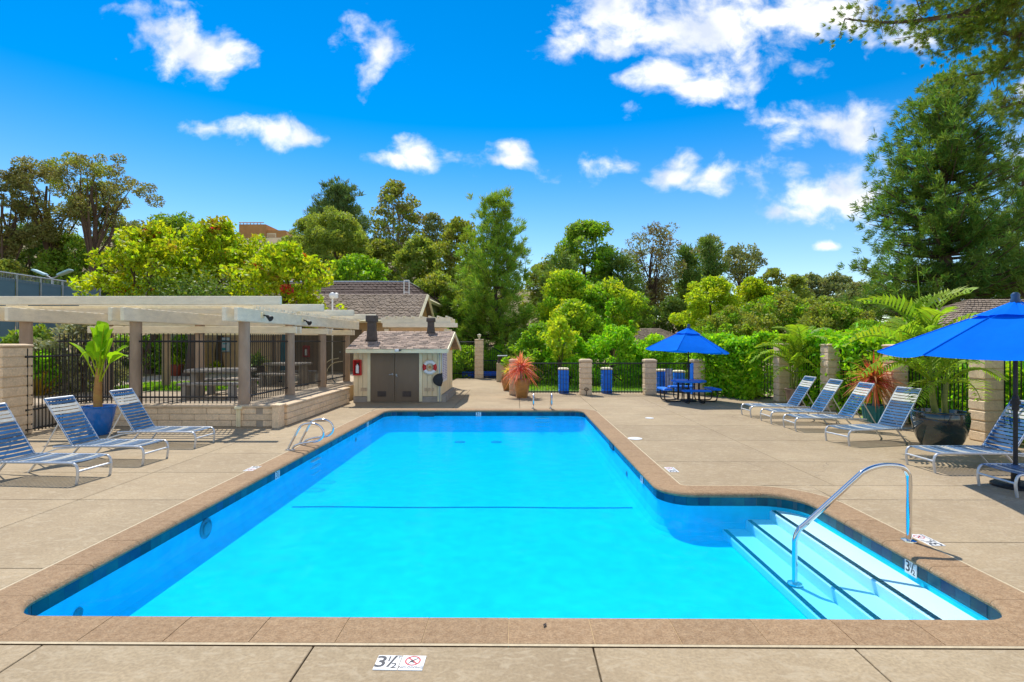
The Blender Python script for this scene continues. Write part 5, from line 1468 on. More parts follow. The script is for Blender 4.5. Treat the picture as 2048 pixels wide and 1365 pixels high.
TREES = True
if TREES:
    # hill at the left
    tree(8, 335, 50, 520, 62, 'sparse dark gum tree at the left edge of the hill', 'gum_tree', 'flat', 'gum leaf', 3.0, 1.0, .2, aspect=.4, limbs_n=16, ragged=.6, nclump=46)
    tree(98, 318, 52, 500, 92, 'spreading olive gum tree with two dark stems on the left hill', 'gum_tree', 'flat', 'gum leaf', 3.0, 1.05, .17, aspect=.4, limbs_n=26, ragged=.7, nclump=80, lean=-.1)
    tree(190, 306, 50, 455, 92, 'tallest brownish gum tree on the left hill with a straight trunk', 'gum_tree', 'flat', 'gum leaf', 3.0, 1.1, .18, aspect=.4, limbs_n=22, ragged=.7, nclump=70, extra=('olive leaf', .3))
    for px, pt, pb, hw, z, l_, lf in ((60, 450, 570, 85, 56, 'dark bush on the hill at the far left', 'dark leaf'), (150, 470, 580, 70, 53, 'dark bush on the hill under the gum trees', 'mid leaf'), (255, 440, 560, 80, 58, 'grey green tree on the hill right of the gums', 'grey gum leaf'),
                                  (345, 428, 540, 70, 60, 'dark round tree on the ridge behind the yellow green trees', 'mid leaf'), (420, 450, 560, 60, 64, 'olive tree on the ridge left of the orange house', 'olive leaf'), (20, 520, 600, 40, 44, 'small grey shrub on the bank behind the blue windscreen', 'olive leaf'), (575, 478, 560, 45, 70, 'small green tree on the ridge right of the orange house', 'mid leaf')):
        tree(px, pt, z, pb, hw, l_, 'broadleaf_tree', 'dome', lf, 3.2, 2.2, .25, limbs_n=5)
    # yellow green trees in the courtyard
    tree(300, 455, 25, 632, 112, 'yellow green tree with red tinged leaves, left of three in the courtyard', 'sweetgum_tree', 'dome', 'lime leaf', 5.0, 2.2, .16, extra=('red leaf', .035), ground=PL-.1, ragged=.9)
    tree(442, 445, 27, 625, 108, 'yellow green tree rising highest behind the middle of the pergola', 'sweetgum_tree', 'dome', 'lime leaf', 5.0, 2.2, .16, extra=('red leaf', .03), ground=PL-.1, ragged=.9)
    tree(572, 490, 24.2, 650, 92, 'yellow green tree beside the clubhouse roof with brownish tips', 'sweetgum_tree', 'dome', 'lime leaf', 5.0, 2.3, .16, extra=('red leaf', .04), ground=PL-.1, ragged=.9)
    # clump behind the clubhouse
    conifer(680, 388, 62, 520, 74, 'dark grey green pine towering behind the clubhouse', 'grey pine needle', whorls=28, tufts=11, need=26, nl=.62, nw=.085, shape=.4, up0=.2, up1=.9)
    tree(672, 420, 48, 570, 82, 'pale willowy tree behind the clubhouse roof', 'willow_tree', 'dome', 'willow leaf', 3.6, 2.5, .2, aspect=.28, hang=.7)
    tree(620, 430, 50, 560, 46, 'olive willowy tree at the left of the clubhouse clump', 'willow_tree', 'dome', 'willow leaf', 3.4, 2.3, .22, aspect=.3, hang=.6)
    tree(795, 360, 54, 520, 54, 'tall slender gum tree with pale trunk behind the clubhouse', 'gum_tree', 'oval', 'gum leaf', 3.2, 1.5, .2, bark='bark2', limbs_n=14, ragged=.5, extra=('olive leaf', .5))
    tree(868, 424, 60, 520, 30, 'small dark gum tree right of the slender one', 'gum_tree', 'round', 'grey gum leaf', 3.2, 1.7, .25, limbs_n=8)
    for px, pt, pb, hw, z, l_, lf in ((715, 510, 600, 75, 42, 'mid green shrub right behind the mansard roof', 'fresh leaf'), (840, 470, 600, 60, 44, 'yellowish tree between the slender gum and the pine', 'willow leaf'), (915, 440, 620, 62, 42, 'olive tree behind the feathery pine', 'olive leaf'), (870, 545, 660, 55, 36, 'loose yellow green shrub beside the mansard roof', 'willow leaf'), (770, 480, 590, 60, 50, 'grey olive tree below the slender gum', 'olive leaf')):
        tree(px, pt, z, pb, hw, l_, 'broadleaf_tree', 'dome', lf, 3.5, 2.3, .22, limbs_n=6)
    # feathery pine in the centre
    conifer(993, 402, 34, 715, 116, 'feathery green pine standing alone behind the far gate', 'pine needle', whorls=34, tufts=9, need=50, nl=.38, nw=.036, ground=-.1, up0=.05, up1=1.05, shape=.66, trunk_r=.17, spread=.8)
    # middle distance, right of the pine
    tree(1170, 440, 52, 600, 78, 'dense dark green tree behind the domed shrubs', 'broadleaf_tree', 'dome', 'mid leaf', 3.5, 2.6, .22, extra=('fresh leaf', .4))
    conifer(1235, 520, 50, 640, 60, 'dark spreading conifer right of the dense green tree', 'dark needle', whorls=14, tufts=8, need=12, nl=.7, nw=.1, shape=.4)
    conifer(1120, 520, 47, 650, 50, 'dark conifer under the dense green tree', 'dark needle', whorls=14, tufts=8, need=12, nl=.7, nw=.1, shape=.5)
    tree(1305, 450, 54, 600, 62, 'thin brownish tree with bare twigs above the dry slope', 'gum_tree', 'round', 'dry leaf', 2.8, .75, .2, aspect=.4, limbs_n=30, ragged=.7, extra=('gum leaf', .5))
    conifer(1375, 500, 58, 640, 42, 'dark pine behind the bright round tree, left of two', 'dark needle', whorls=16, tufts=8, need=12, nl=.8, nw=.11, shape=.6)
    conifer(1418, 480, 62, 640, 44, 'dark pine behind the bright round tree, right of two', 'dark needle', whorls=16, tufts=8, need=12, nl=.8, nw=.11, shape=.6)
    tree(1420, 468, 72, 530, 30, 'small gum tree top between the dark pines and the umbrella shaped tree', 'gum_tree', 'round', 'grey gum leaf', 3.0, 1.6, .25)
    tree(1482, 492, 76, 560, 52, 'umbrella shaped grey green tree on the skyline', 'gum_tree', 'flat', 'grey gum leaf', 3.0, 1.6, .2, limbs_n=16)
    for px, pt, pb, hw, z, l_, lf in ((1545, 535, 620, 32, 70, 'small yellowish gum tree on the skyline', 'olive leaf'), (1590, 550, 640, 36, 80, 'pale olive tree low on the skyline', 'willow leaf'), (1625, 548, 630, 40, 95, 'grey distant tree left of the big conifer', 'grey gum leaf'), (1675, 546, 640, 45, 92, 'grey distant tree touching the big conifer', 'grey gum leaf'), (1720, 560, 650, 50, 85, 'distant dark tree behind the big conifer', 'grey gum leaf'), (1560, 575, 650, 40, 60, 'dull green tree behind the olive thicket', 'mid leaf')):
        tree(px, pt, z, pb, hw, l_, 'broadleaf_tree', 'dome', lf, 3.2, 2.0, .25, limbs_n=6)
    for px, pt, pb, hw, z, l_, lf in ((1260, 585, 665, 50, 44, 'dark brush on the dry slope right of the domed trees', 'mid leaf'), (1345, 590, 670, 46, 46, 'dark brush on the dry slope behind the bright round tree', 'dark leaf'), (1090, 520, 640, 46, 50, 'dull brush on the slope right of the feathery pine', 'olive leaf'), (1200, 540, 620, 50, 56, 'brownish brush on the slope behind the domed trees', 'gum leaf'), (1310, 560, 640, 40, 58, 'brown brush under the bare tree', 'gum leaf'), (950, 520, 640, 50, 46, 'olive brush left of the feathery pine', 'olive leaf'), (1640, 590, 680, 60, 45, 'yellowish bush low before the distant trees', 'willow leaf'), (1390, 545, 640, 50, 60, 'dull bush between the dark pines', 'mid leaf')):
        tree(px, pt, z, pb, hw, l_, 'brush', 'dome', lf, 3.2, 2.2, .24, limbs_n=5, cat='shrub')
    # domed shrubs
    for px, pt, pb, hw, z, l_ in ((1135, 543, 650, 72, 32, 'bright domed tree, left lobe of the cloud shaped group'), (1215, 560, 665, 78, 31, 'bright domed tree, right lobe of the cloud shaped group'), (1150, 600, 690, 62, 29, 'bright domed shrub in front of the cloud shaped group')):
        tree(px, pt, z, pb, hw, l_, 'domed_tree', 'dome', 'fresh leaf', 3.2, 3.0, .3, group='cloud shaped bright trees', limbs_n=10, ragged=.1, oblate=.8, extra=('yellow green leaf', .45))
    # bright upright trees right of centre
    tree(1420, 550, 33, 700, 64, 'bright yellow green round tree behind the blue umbrella', 'broadleaf_tree', 'dome', 'yellow green leaf', 3.2, 3.0, .22)
    tree(1505, 556, 34, 700, 60, 'lime tree right of the bright round tree', 'broadleaf_tree', 'dome', 'lime leaf', 3.2, 2.8, .22)
    tree(1460, 620, 26, 725, 90, 'olive green thicket behind the hedge, left part', 'thicket', 'dome', 'olive leaf', 3.0, 2.6, .2, cat='shrub', extra=('fresh leaf', .35))
    tree(1560, 590, 28, 720, 105, 'olive green thicket behind the hedge, tall middle part', 'thicket', 'dome', 'olive leaf', 3.0, 2.6, .2, cat='shrub', extra=('fresh leaf', .35))
    tree(1665, 605, 26, 720, 85, 'olive green thicket with red flowers behind the right fence', 'thicket', 'dome', 'olive leaf', 3.0, 2.6, .2, cat='shrub', extra=('fresh leaf', .4))
    tree(1790, 640, 17.5, 745, 70, 'bright green bush behind the fence between the palm and the house', 'shrub', 'dome', 'hedge leaf', 4, 2.6, .2, cat='shrub', ground=0, extra=('olive leaf', .4))
    tree(1740, 640, 24, 745, 70, 'low green thicket under the big conifer', 'thicket', 'dome', 'fresh leaf', 3.0, 2.6, .22, cat='shrub')
    # bright shrubs behind the far fence
    for px, pt, pb, hw, z, lf, l_ in ((1075, 645, 775, 60, 25, 'fresh leaf', 'leafy shrub behind the red spiky plant'), (1140, 665, 785, 62, 24.2, 'hedge leaf', 'bright shrub behind the left blue pillar'), (1225, 650, 785, 72, 24, 'hedge leaf', 'bright shrub behind the middle blue pillar'), (1310, 670, 790, 66, 23.6, 'hedge leaf', 'bright shrub left of the blue umbrella'), (1385, 680, 790, 62, 24, 'fresh leaf', 'loose shrub behind the blue umbrella'), (1045, 660, 760, 42, 29, 'mid leaf', 'dark shrub at the foot of the feathery pine')):
        tree(px, pt, z, pb, hw, l_, 'shrub', 'dome', lf, 3.4, 2.8, .22, cat='shrub', group='bright shrubs behind the far fence', ragged=.4)
    tree(1120, 632, 23.2, 715, 34, 'young tree with big drooping bright leaves behind the far fence', 'young_tree', 'round', 'yellow green leaf', 5.5, 1.6, .3, aspect=.45, hang=.6)
    for px, pt, z, l_ in ((1216, 600, 26, 'slim green spire rising from the bright shrubs, left'), (1262, 640, 25, 'slim green spire rising from the bright shrubs, right')):
        tree(px, pt, z, 720, 7, l_, 'spire_shrub', 'oval', 'hedge leaf', 3, 3, .8, cat='shrub', trunk=False, nclump=24)
    tree(930, 690, 30, 770, 60, 'green bank plants behind the far gate fence', 'shrub', 'dome', 'fresh leaf', 3.3, 2.4, .25, cat='shrub')
    tree(985, 690, 31.5, 765, 50, 'green shrub behind the sloping gate fence', 'shrub', 'dome', 'hedge leaf', 3.3, 2.4, .25, cat='shrub')
    tree(930, 600, 35, 740, 50, 'dark shrubs between the clubhouse and the feathery pine', 'shrub', 'dome', 'dark leaf', 3.4, 2.6, .25, cat='shrub', extra=('fresh leaf', .2))
    # hedges
    def hedge(name, A, B, h, th, label, leaf, lf, n, top_extra=None):
        A, B = np.array(A), np.array(B); ln = float(np.linalg.norm(B - A)); d = (B - A) / ln; nrm = np.array((-d[1], d[0]))
        t_ = empty(name, (A[0], A[1], 0), math.atan2(d[1], d[0]), label, 'hedge', 'clipped hedges behind the fences')
        s = RNG.uniform(-.2, ln + .2, n); 
        face = RNG.random(n)
        v = RNG.uniform(0, 1, n)
        side = np.where(face < .38, -1, np.where(face < .55, 1, 0))
        yy = np.where(side == 0, RNG.uniform(-th, th, n), side * th) + RNG.normal(0, .17, n) + .10 * np.sin(s * 5.3 + v * 6)
        zz = np.where(side == 0, h, v * h) + RNG.normal(0, .07, n) + .10 * np.sin(s * 3.1) + .07 * np.sin(s * 7.7 + 1)
        keep = zz > .02
        C = np.stack([s, yy, zz], 1)[keep]
        dd = unit(len(C)); dd[:, 2] += .5; dd[:, 1] -= .3; dd /= np.linalg.norm(dd, axis=1, keepdims=True)
        V = leaf_quads(C, dd, lf * RNG.uniform(.6, 1.3, len(C)), lf * .5)
        link('foliage', quads_mesh('foliage', V, LM[leaf]), t_)
        b = MB()
        for i in range(max(3, int(ln / .5))): 
            x = (i + .5) * .5
            for sx in (-1, 0, 1): b.tube([(x + random.uniform(-.1, .1), 0, 0), (x + random.uniform(-.3, .3), sx * th * .7, h * .85)], [.02, .006], 4)
        b.build('stems', MT['bark'], t_)
    hedge('hedge', (7.25, 20.5), (8.5, 18.5), 2.0, .42, 'tall clipped hedge growing against the corner fence, right of the picnic table', 'hedge leaf', .16, 17000)
    hedge('hedge', (9.5, 17.2), (9.95, 13.3), 2.05, .4, 'clipped hedge behind the right fence and the middle loungers', 'hedge leaf', .16, 19000)
    hedge('hedge', (10.2, 13.0), (10.6, 9.2), 1.45, .35, 'lower bright hedge behind the dark pot and the nearest block pillar', 'hedge leaf', .15, 15000)
    # behind the left fence
    tree(165, 632, 16.2, 790, 80, 'silvery shrub with pinkish tips behind the left iron fence', 'shrub', 'dome', 'silver leaf', 5, 2.0, .25, cat='shrub', ground=0, ragged=.5)
    tree(60, 650, 18.5, 790, 75, 'dark hedge shrub at the far left behind the fence', 'shrub', 'dome', 'dark leaf', 5, 2.6, .3, cat='shrub', ground=0, extra=('mid leaf', .4))
    tree(130, 700, 17.5, 800, 70, 'dark bush under the silvery shrub', 'shrub', 'dome', 'dark leaf', 5, 2.6, .3, cat='shrub', ground=0)
    for px, l_ in ((290, 'dark hedge bush beyond the small lawn, left'), (355, 'dark hedge bush beyond the small lawn, right'), (230, 'dark hedge bush behind the left front post')):
        tree(px, 668, 25.5, 752, 46, l_, 'shrub', 'block', 'mid leaf', 3.6, 2.6, .3, cat='shrub', ground=PL, extra=('fresh leaf', .3))
    q = P(386, 745, 23.5)
    o = empty('old_tree', (q.x, q.y, PL), 0, 'dark leaning trunk of the courtyard tree left of the arch', 'tree')
    b = MB(); b.tube(catmull([(-.2, 0, -.1), (-.05, 0, .5), (.05, 0, 1.2), (.0, 0, 2.0), (.15, 0, 3.4)], 3), [.34] + [.26] * 6 + [.22] * 6, 9); b.build('trunk', MT['bark'], o, smooth=True)
    C = np.concatenate([RNG.normal(0, 1, (2600, 3)) * (1.1, .9, .45) + (.2, 0, 3.6)]); dd = unit(len(C))
    link('crown', quads_mesh('crown', leaf_quads(C, dd, .16, .08), LM['dark leaf']), o)
    # big conifer at the right
    conifer(1893, 168, 29, 640, 176, 'big dense conifer towering behind the right umbrella', 'big conifer needle', whorls=54, tufts=13, need=40, nl=.36, nw=.042, up0=.0, up1=.45, shape=.48, trunk_r=.4, gaps=.1, spread=.62, name='conifer_tree')
    conifer(2040, 330, 33, 650, 130, 'second dark conifer at the right edge behind the big one', 'dark needle', whorls=24, tufts=9, need=46, nl=.36, nw=.04, up0=.0, up1=.5, shape=.5, trunk_r=.3, spread=.6, name='conifer_tree')
    # near pine whose branches hang into the picture
    o = empty('near_pine', (14.2, 10.2, 0), 0, 'near pine branches reaching in from the top right corner', 'tree')
    b = MB(); b.tube([(0, 0, 0), (.1, .1, 4), (0, 0, 9), (-.1, 0, 12)], [.34, .28, .2, .08], 10)
    Cs, Ds = [], []
    BR = [([(2080, -60), (1960, 15), (1850, 40), (1760, 45), (1690, 38)], 9.2, .7), ([(2100, -40), (2000, 30), (1930, 60), (1880, 60), (1838, 72)], 9.6, .8),
          ([(2120, 40), (2040, 70), (1980, 60), (1920, 72), (1905, 98)], 9.4, .8), ([(2130, 110), (2060, 130), (2000, 140), (1940, 150), (1895, 160)], 9.9, .6), ([(2140, 200), (2080, 215), (2040, 205), (2010, 215), (1990, 205)], 10.2, .6),
          ([(2100, -80), (2020, -30), (1940, -20), (1880, -10), (1840, 20)], 8.8, .9), ([(2100, 0), (2060, 40), (2030, 100), (2010, 130), (1995, 120)], 9.5, 1.0), ([(2060, -60), (2030, 0), (2000, 20), (1960, 30), (1940, 45)], 9.0, 1.0)]
    for pts, z, dn in BR:
        path = [P(px, py, z + .2 * i) - Vector((14.2, 10.2, 0)) for i, (px, py) in enumerate(pts)]
        full = catmull([Vector((0, 0, path[0].z + .8))] + path, 6)
        b.tube(full, [.07 * (1 - .85 * i / (len(full) - 1)) for i in range(len(full))], 6)
        for i in range(7, len(full)):
            for _ in range(int(15 * dn)):
                tw = Vector((random.gauss(0, .16), random.gauss(0, .22), random.gauss(0, .14)))
                p = full[i] + tw
                Cs.append(tuple(p)); dv_ = (full[i] - full[i-1]).normalized() + tw * 2.0
                Ds.append(tuple(dv_))
            if i % 2 == 0:
                e = full[i] + Vector((random.gauss(0, .2), random.gauss(0, .25), random.gauss(-.02, .16)))
                b.tube([full[i], e], [.012, .004], 4)
    C = np.array(Cs); Dd = np.array(Ds); k = 34
    idx = np.repeat(np.arange(len(C)), k); n = len(idx)
    d = Dd[idx] * .8 + unit(n) * .75; d /= np.linalg.norm(d, axis=1, keepdims=True)
    l_ = .085 * RNG.uniform(.6, 1.3, n)
    V = leaf_quads(C[idx] + d * (l_ * .5)[:, None] + RNG.normal(0, .012, (n, 3)), d, l_, .0085)
    link('crown', quads_mesh('crown', V, LM['branch needle']), o)
    b.build('trunk', MT['bark'], o, smooth=True)

# lawn blades
for (cx, cy_, sx, sy, zz, n, l_) in ((3.3, 24.2, 2.9, 3.2, .045, 9000, 'tufts of green grass on the lawn beyond the far fence'), (-11.2, 17.9, 2.0, 1.6, PL + .014, 5000, 'tufts of grass on the small courtyard lawn')):
    C = np.stack([cx + RNG.uniform(-sx, sx, n), cy_ + RNG.uniform(-sy, sy, n), np.full(n, zz + .03)], 1)
    d = unit(n) * .6; d[:, 2] = np.abs(d[:, 2]) + .6; d /= np.linalg.norm(d, axis=1, keepdims=True)
    o = link('grass', quads_mesh('grass', leaf_quads(C, d, .10, .022), LM['grass blade'])); tag(o, l_, None, None, 'stuff')

# ------------------------------------------------------------------ pots and pot plants
def pot(name, loc, prof, mat, label, rib=0, group='glazed plant pots'):
    t_ = empty(name, loc, 0, label, 'plant pot', group)
    n = 40
    b = MB(); rt_, ht = prof[-1]
    full = prof + [(rt_ - .03, ht), (rt_ - .04, ht - .06)]
    vs, fs = [], []
    for (r_, z) in full:
        for k in range(n):
            q_ = 2 * math.pi * k / n; rr = r_ * (1 + (rib * (1 if k % 2 else -1)))
            vs.append((rr * math.cos(q_), rr * math.sin(q_), z))
    for i in range(len(full) - 1):
        for k in range(n): fs.append((i*n+k, i*n+(k+1) % n, (i+1)*n+(k+1) % n, (i+1)*n+k))
    fs.append(tuple(range(n-1, -1, -1)))
    b.add(vs, fs); b.build('body', mat, t_, smooth=not rib)
    MB().lathe([(rt_ - .035, ht - .062), (rt_ * .6, ht - .045), (0, ht - .03)], 20, cap=False).build('soil', MT['soil'], t_)
    b = MB(); b.tube([((rt_) * math.cos(R(i * 12)), rt_ * math.sin(R(i * 12)), ht - .01) for i in range(30)], .02, 6, closed=True); b.build('rim', mat, t_, smooth=True)
    return t_
def blade(path, widths, cup=.15, twist=0.0):
    """a long leaf along a path; returns verts, faces"""
    path = [Vector(p) for p in path]; n = len(path); vs, fs = [], []
    for i, p in enumerate(path):
        t = (path[min(i+1, n-1)] - path[max(i-1, 0)]).normalized()
        s = t.cross(Vector((0, 0, 1)))
        if s.length < .05: s = Vector((1, 0, 0))
        s.normalize()
        if twist: s = Quaternion(t, twist) @ s
        u = s.cross(t).normalized(); w = widths[i]
        vs += [p + s * w + u * w * cup, p, p - s * w + u * w * cup]
    for i in range(n - 1):
        a = i * 3; fs += [(a, a+1, a+4, a+3), (a+1, a+2, a+5, a+4)]
    return vs, fs

# cobalt pot and banana plant
pb = G(187, 872); pb.y += .15
pot('plant_pot', (pb.x, pb.y, 0), [(.17, 0), (.19, .02), (.24, .25), (.285, .45), (.30, .56), (.30, .61)], MT['bluepot'], 'cobalt blue glazed pot behind the middle left lounger')
t_ = empty('banana_plant', (pb.x, pb.y, .57), 0, 'banana plant with broad bright green leaves in the cobalt pot', 'plant')
b = MB(); b.tube(catmull([(-.02, 0, -.02), (-.03, 0, .2), (-.02, 0, .5), (.0, 0, .85)], 4), [.085, .085, .08, .08, .08, .078, .076, .074, .07, .066, .06, .055, .05], 12)
stm = pm('banana stem', (.42, .26, .05), .5, var=.3, scale=6, col2=(.34, .13, .04), stretch=(1, 1, 2)); b.build('stem', stm, t_, smooth=True)
LV = [((.02, .05), (-.04, .08, 1.86), .20, .22, .66, .35), ((.0, .02), (.10, .05, 1.80), .18, .2, .6, -.5), ((-.02, .02), (-.20, .0, 1.72), .15, .16, .6, .9), ((.03, -.03), (.30, .02, 1.70), .17, .10, .64, .7), ((-.03, 0), (-.56, -.1, 1.40), .13, .10, .6, .2), ((.03, 0), (.68, -.1, 1.10), .15, .15, .55, -.3),
      ((.02, 0), (.56, .1, 1.32), .15, .10, .55, .4), ((0, .02), (.20, .14, 1.50), .18, .08, .6, -.4), ((-.02, .03), (-.22, .12, 1.45), .19, .1, .6, -.3), ((-.01, -.02), (.22, -.18, 1.22), .12, .15, .5, .6), ((0, 0), (-.20, -.25, 1.08), .10, .2, .5, .2)]
for (s0, e, wmax, arch, st, tw) in LV:
    s = Vector((s0[0], s0[1], .55)); e = Vector(e)
    pts = []
    for i in range(19):
        f = i / 18; p = s.lerp(e, f); p.z += arch * math.sin(math.pi * f) * 1.6; pts.append(p)
    ws = [.014 if i / 18 < .38 else random.choice((1, 1, 1, .8, .93)) * wmax * max(.05, math.sin(math.pi * min(1, ((i / 18 - .38) / .62) ** .75 * .97 + .03)) ** .6) for i in range(19)]
    vs, fs = blade(pts, ws, .35, tw)
    me = MB().add(vs, fs).mesh('leaf', LM['banana leaf'], smooth=False); lo_ = link('leaf', me, t_); mr_ = MB(); mr_.tube([p + Vector((0, -.004, .003)) for p in pts], [.014 * (1 - .85 * i / 18) + .002 for i in range(19)], 5); mr_.build('midrib', LM['yellow green leaf'], lo_)

# big dark pot and palms
def frond_mesh(name, ln, nl_, lw, ll, arch, mat, vee=.6):
    b = MB(); pts = []
    for i in range(15):
        f = i / 14; pts.append(Vector((ln * f * (1 - .12 * f), 0, arch * math.sin(f * 2.2) - arch * .55 * f * f)))
    b.tube(pts, [.014 * (1 - .8 * i / 14) + .002 for i in range(15)], 5)
    for k in range(nl_):
        f = .18 + .82 * k / (nl_ - 1); i = min(int(f * 14), 13); p = pts[i].lerp(pts[i+1], f * 14 - i); tg = (pts[i+1] - pts[i]).normalized()
        L2 = ll * (math.sin(math.pi * (.12 + .82 * f)) ** .6) * random.uniform(.9, 1.05)
        for s_ in (-1, 1):
            d = (tg * .75 + Vector((0, s_ * 1.0, vee * random.uniform(.6, 1.1)))).normalized()
            q0 = p; q1 = p + d * L2 * .5; q2 = p + d * L2 + Vector((0, 0, -.28 * L2))
            up = Vector((0, 0, 1)).cross(d).normalized() * lw
            b.add([q0 - up * .4, q0 + up * .4, q1 + up, q1 - up, q2], [(0, 1, 2, 3), (3, 2, 4)])
    return b.mesh(name, mat)
FR = [frond_mesh('frond', 1.0, 18, .017, .36, .30, LM['palm leaf'], v) for v in (.5, .9, .2)]
def palm(loc, label, stems, group='potted palms', sc=1.0):
    t_ = empty('potted_palm', loc, 0, label, 'palm', group)
    for (bx, by, tx, ty, th, r_, nf, fl, lo) in stems:
        p = catmull([(bx, by, -.02), (bx * .7 + tx * .3 - .02, by, th * .4), (tx, ty, th)], 5)
        b = MB(); b.tube(p, [r_ * (1 - .25 * i / (len(p) - 1)) for i in range(len(p))], 10)
        for i in range(1, len(p) - 1):
            pass
        b.build('stem', pm('palm stem', (.25, .27, .05), .5, var=.25, scale=14, col2=(.13, .16, .03), stretch=(.2, .2, 3)), t_, smooth=True)
        for k in range(nf):
            a = 2 * math.pi * k / nf + random.uniform(-.3, .3); el = random.uniform(lo, 1.05) if k % 3 else random.uniform(lo - .3, .4)
            f = link('frond', random.choice(FR), t_, (tx, ty, th - .02), (0, -el, a)); s_ = fl * random.uniform(.85, 1.1); f.scale = (s_, s_, s_)
    return t_
pp = P(1880, 700, 10.1); pp.z = 0
pot('plant_pot', (pp.x, pp.y, 0), [(.25, 0), (.29, .01), (.37, .16), (.43, .36), (.452, .52), (.445, .62), (.43, .68)], MT['dkpot'], 'large dark glossy pot with teal shoulder on the right deck')
t_ = palm((pp.x, pp.y, .64), 'big palm with two green stems and arching fronds in the dark pot', [(-.10, -.04, -.24, -.1, .62, .062, 6, 1.28, -.15), (.10, .0, .12, 0, .58, .055, 5, 1.05, -.3), (0, .1, -.18, .12, 1.05, .04, 6, 1.55, .25)])
sp = MB(); sp.tube(catmull([(-.18, .12, 1.05), (-.27, .12, 1.9), (-.36, .1, 2.78)], 5), [.026 * (1 - .08 * i) for i in range(11)], 6); sp.build('spear', LM['palm leaf'], t_)
def targ(t_, base, tip, s_len, mi):        # frond aimed at a spot
    d = Vector(tip) - Vector(base); f = link('frond', FR[mi], t_, base, (0, -math.atan2(d.z, math.hypot(d.x, d.y)) - .18, math.atan2(d.y, d.x))); s_ = d.length * s_len; f.scale = (s_, s_ * .8, s_)
b0 = (-.18, .12, 1.05)
for tip in ((-1.55, .2, 1.75), (.95, .1, 2.02), (-1.35, -.5, 1.05), (-.9, .5, 1.95), (.3, .3, 2.1)): targ(t_, b0, tip, 1.12, 1)
for tip in ((-1.75, -.4, .35), (-1.2, -.6, .55)): targ(t_, (-.24, -.1, .62), tip, 1.1, 0)
for tip in ((1.05, -.1, .42), (.85, .2, .75), (.6, -.5, .6)): targ(t_, (.12, 0, .58), tip, 1.1, 2)
# palm by the far lounger
q = G(1590, 812); 
pot('plant_pot', (q.x, q.y, 0), [(.17, 0), (.18, .02), (.24, .2), (.26, .36), (.28, .48), (.28, .53)], pm('brown glazed pot', (.16, .10, .07), .3, var=.4, scale=5, col2=(.3, .22, .16), spec=.5), 'brown mottled pot behind the farthest right lounger')
t_ = palm((q.x, q.y, .49), 'arching palm in the brown pot against the right fence pillars', [(-.06, 0, -.12, 0, .55, .04, 5, 1.15, -.2), (.08, 0, .10, .05, .7, .038, 6, 1.2, .0), (.0, .08, .25, .1, 1.15, .035, 6, 1.25, .1)])
for tip in ((-1.5, -.2, .45), (-1.2, .2, 1.0), (1.3, .1, 1.6), (-.7, -.4, 1.5)): targ(t_, (.10, .05, .7), tip, 1.1, 0)

def spiky(loc, label, leaf, n, l0, l1, w, low, trunk_h, group='spiky strap leaved plants', droop=.5):
    t_ = empty('spiky_plant', loc, 0, label, 'plant', group)
    b = MB()
    for i in range(n):
        a = random.uniform(0, 2 * math.pi); el = random.uniform(low, 1.45); ln = random.uniform(l0, l1)
        d = Vector((math.cos(a) * math.cos(el), math.sin(a) * math.cos(el), math.sin(el)))
        s = Vector((0, 0, trunk_h + random.uniform(-.06, .14))) + d * .03
        pts = [s + d * ln * f + Vector((0, 0, -droop * ln * f * f * (1 - .6 * el / 1.5))) for f in (0, .3, .65, 1)]
        vs, fs = blade(pts, [w * .7, w, w * .8, .001], .35)
        b.add(vs, fs)
    o = b.build('foliage', LM[leaf], t_); o['kind'] = 'stuff'
    MB().tube([(0, 0, -.04), (.03, 0, trunk_h * .5), (0, 0, trunk_h + .05)], [.045, .038, .035], 8).build('stem', MT['bark2'], t_)
    return t_
q = G(1044, 797); 
pot('plant_pot', (q.x, q.y + .25, 0), [(.19, 0), (.2, .02), (.24, .25), (.275, .48), (.285, .60), (.285, .65)], MT['terra'], 'amber glazed pot with the red spiky plant by the far pool end')
spiky((q.x - .05, q.y + .25, .60), 'red spiky plant with drooping pink leaves in the amber pot', 'pink strap', 210, .5, .85, .02, -.5, .38, droop=.5)
q = G(1015, 782)
pot('plant_pot', (q.x, q.y + .2, 0), [(.15, 0), (.17, .02), (.24, .3), (.26, .48), (.22, .60), (.22, .64)], MT['terra'], 'smaller amber pot with a lime plant left of the red spiky plant')
spiky((q.x - .0, q.y + .2, .58), 'small lime leaved plant in the smaller amber pot', 'yellow green leaf', 60, .18, .34, .035, .1, .05, droop=.4)
q = G(1763, 849)
pot('plant_pot', (q.x, q.y + .25, 0), [(.2, 0), (.22, .01), (.25, .2), (.27, .38), (.275, .43)], MT['tealpot'], 'low teal ribbed pot beneath the orange spiky plant', .025)
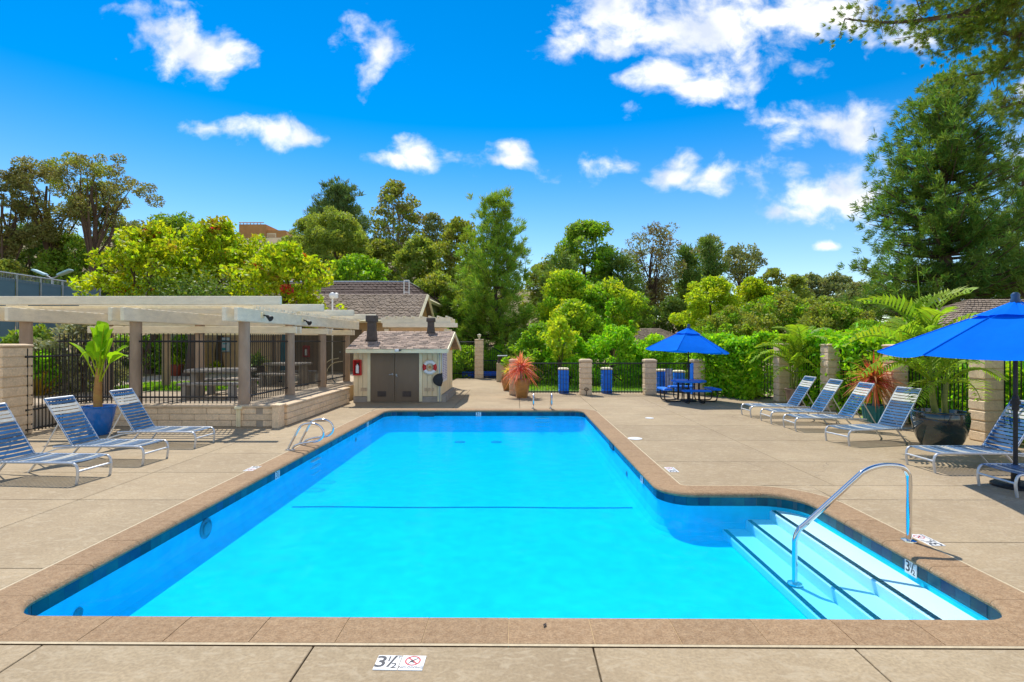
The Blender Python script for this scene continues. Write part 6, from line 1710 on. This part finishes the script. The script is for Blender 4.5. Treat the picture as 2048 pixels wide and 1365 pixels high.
spiky((q.x - .02, q.y + .25, .39), 'orange red spiky plant on a bare stem in the teal pot', 'orange strap', 170, .45, .8, .022, -.7, .62, droop=.35)
q = G(352, 752, PL)
pot('plant_pot', (q.x, q.y, PL), [(.2, 0), (.22, .02), (.27, .3), (.3, .45), (.3, .5)], pm('rust red pot', (.28, .06, .03), .4), 'rust red pot with a yellow plant on the patio beyond the lawn')
spiky((q.x, q.y, PL + .45), 'yellow leaved plant in the rust red pot on the patio', 'lime leaf', 90, .25, .5, .04, .1, .05, droop=.5)
q = G(470, 745, PL); 
spiky((q.x - .6, q.y - .6, PL), 'yellow green clump of leaves below the arch on the patio', 'lime leaf', 110, .4, .8, .04, .2, .05, droop=.6)
q = G(515, 765, PL)
pot('plant_pot', (q.x, q.y, PL), [(.16, 0), (.18, .02), (.22, .35), (.24, .55), (.24, .6)], MT['dkmetal'], 'dark tall pot on the patio behind the side fence')
spiky((q.x, q.y, PL + .55), 'dark leafy plant in the tall pot behind the side fence', 'mid leaf', 110, .3, .65, .05, .1, .1, droop=.4)
q = G(118, 795, .2)
pot('plant_pot', (q.x, q.y, .3), [(.22, 0), (.25, .02), (.33, .3), (.33, .55), (.28, .66), (.28, .7)], MT['bluepot'], 'round blue pot on the pink path behind the left fence')
for px, py, l_ in ((55, 830, 'strap leaved plant with orange streaks behind the left fence, nearest the pillar'), (100, 815, 'yellow streaked strap leaved plant behind the left fence')):
    q = G(px, py, .05)
    spiky((q.x - .7, q.y + 1.0, 0), l_, 'strelitzia', 80, .9, 1.6, .05, .55, .1, droop=.4)
tree(75, 705, 15.2, 770, 40, 'bright low bush behind the left fence', 'shrub', 'dome', 'hedge leaf', 5, 2.4, .3, cat='shrub', ground=0)
# fallen leaf on the coping
q = G(1090, 1254)
o = empty('dead_leaf', (q.x, q.y, .006), 0, 'dark dead leaf lying on the near coping', 'leaf')
vs, fs = blade([(-.012, -.02, .012), (0, 0, .003), (.008, .02, .01)], [.003, .012, .001], .6); MB().add(vs, fs).build('leaf', MT['dkmetal'], o)
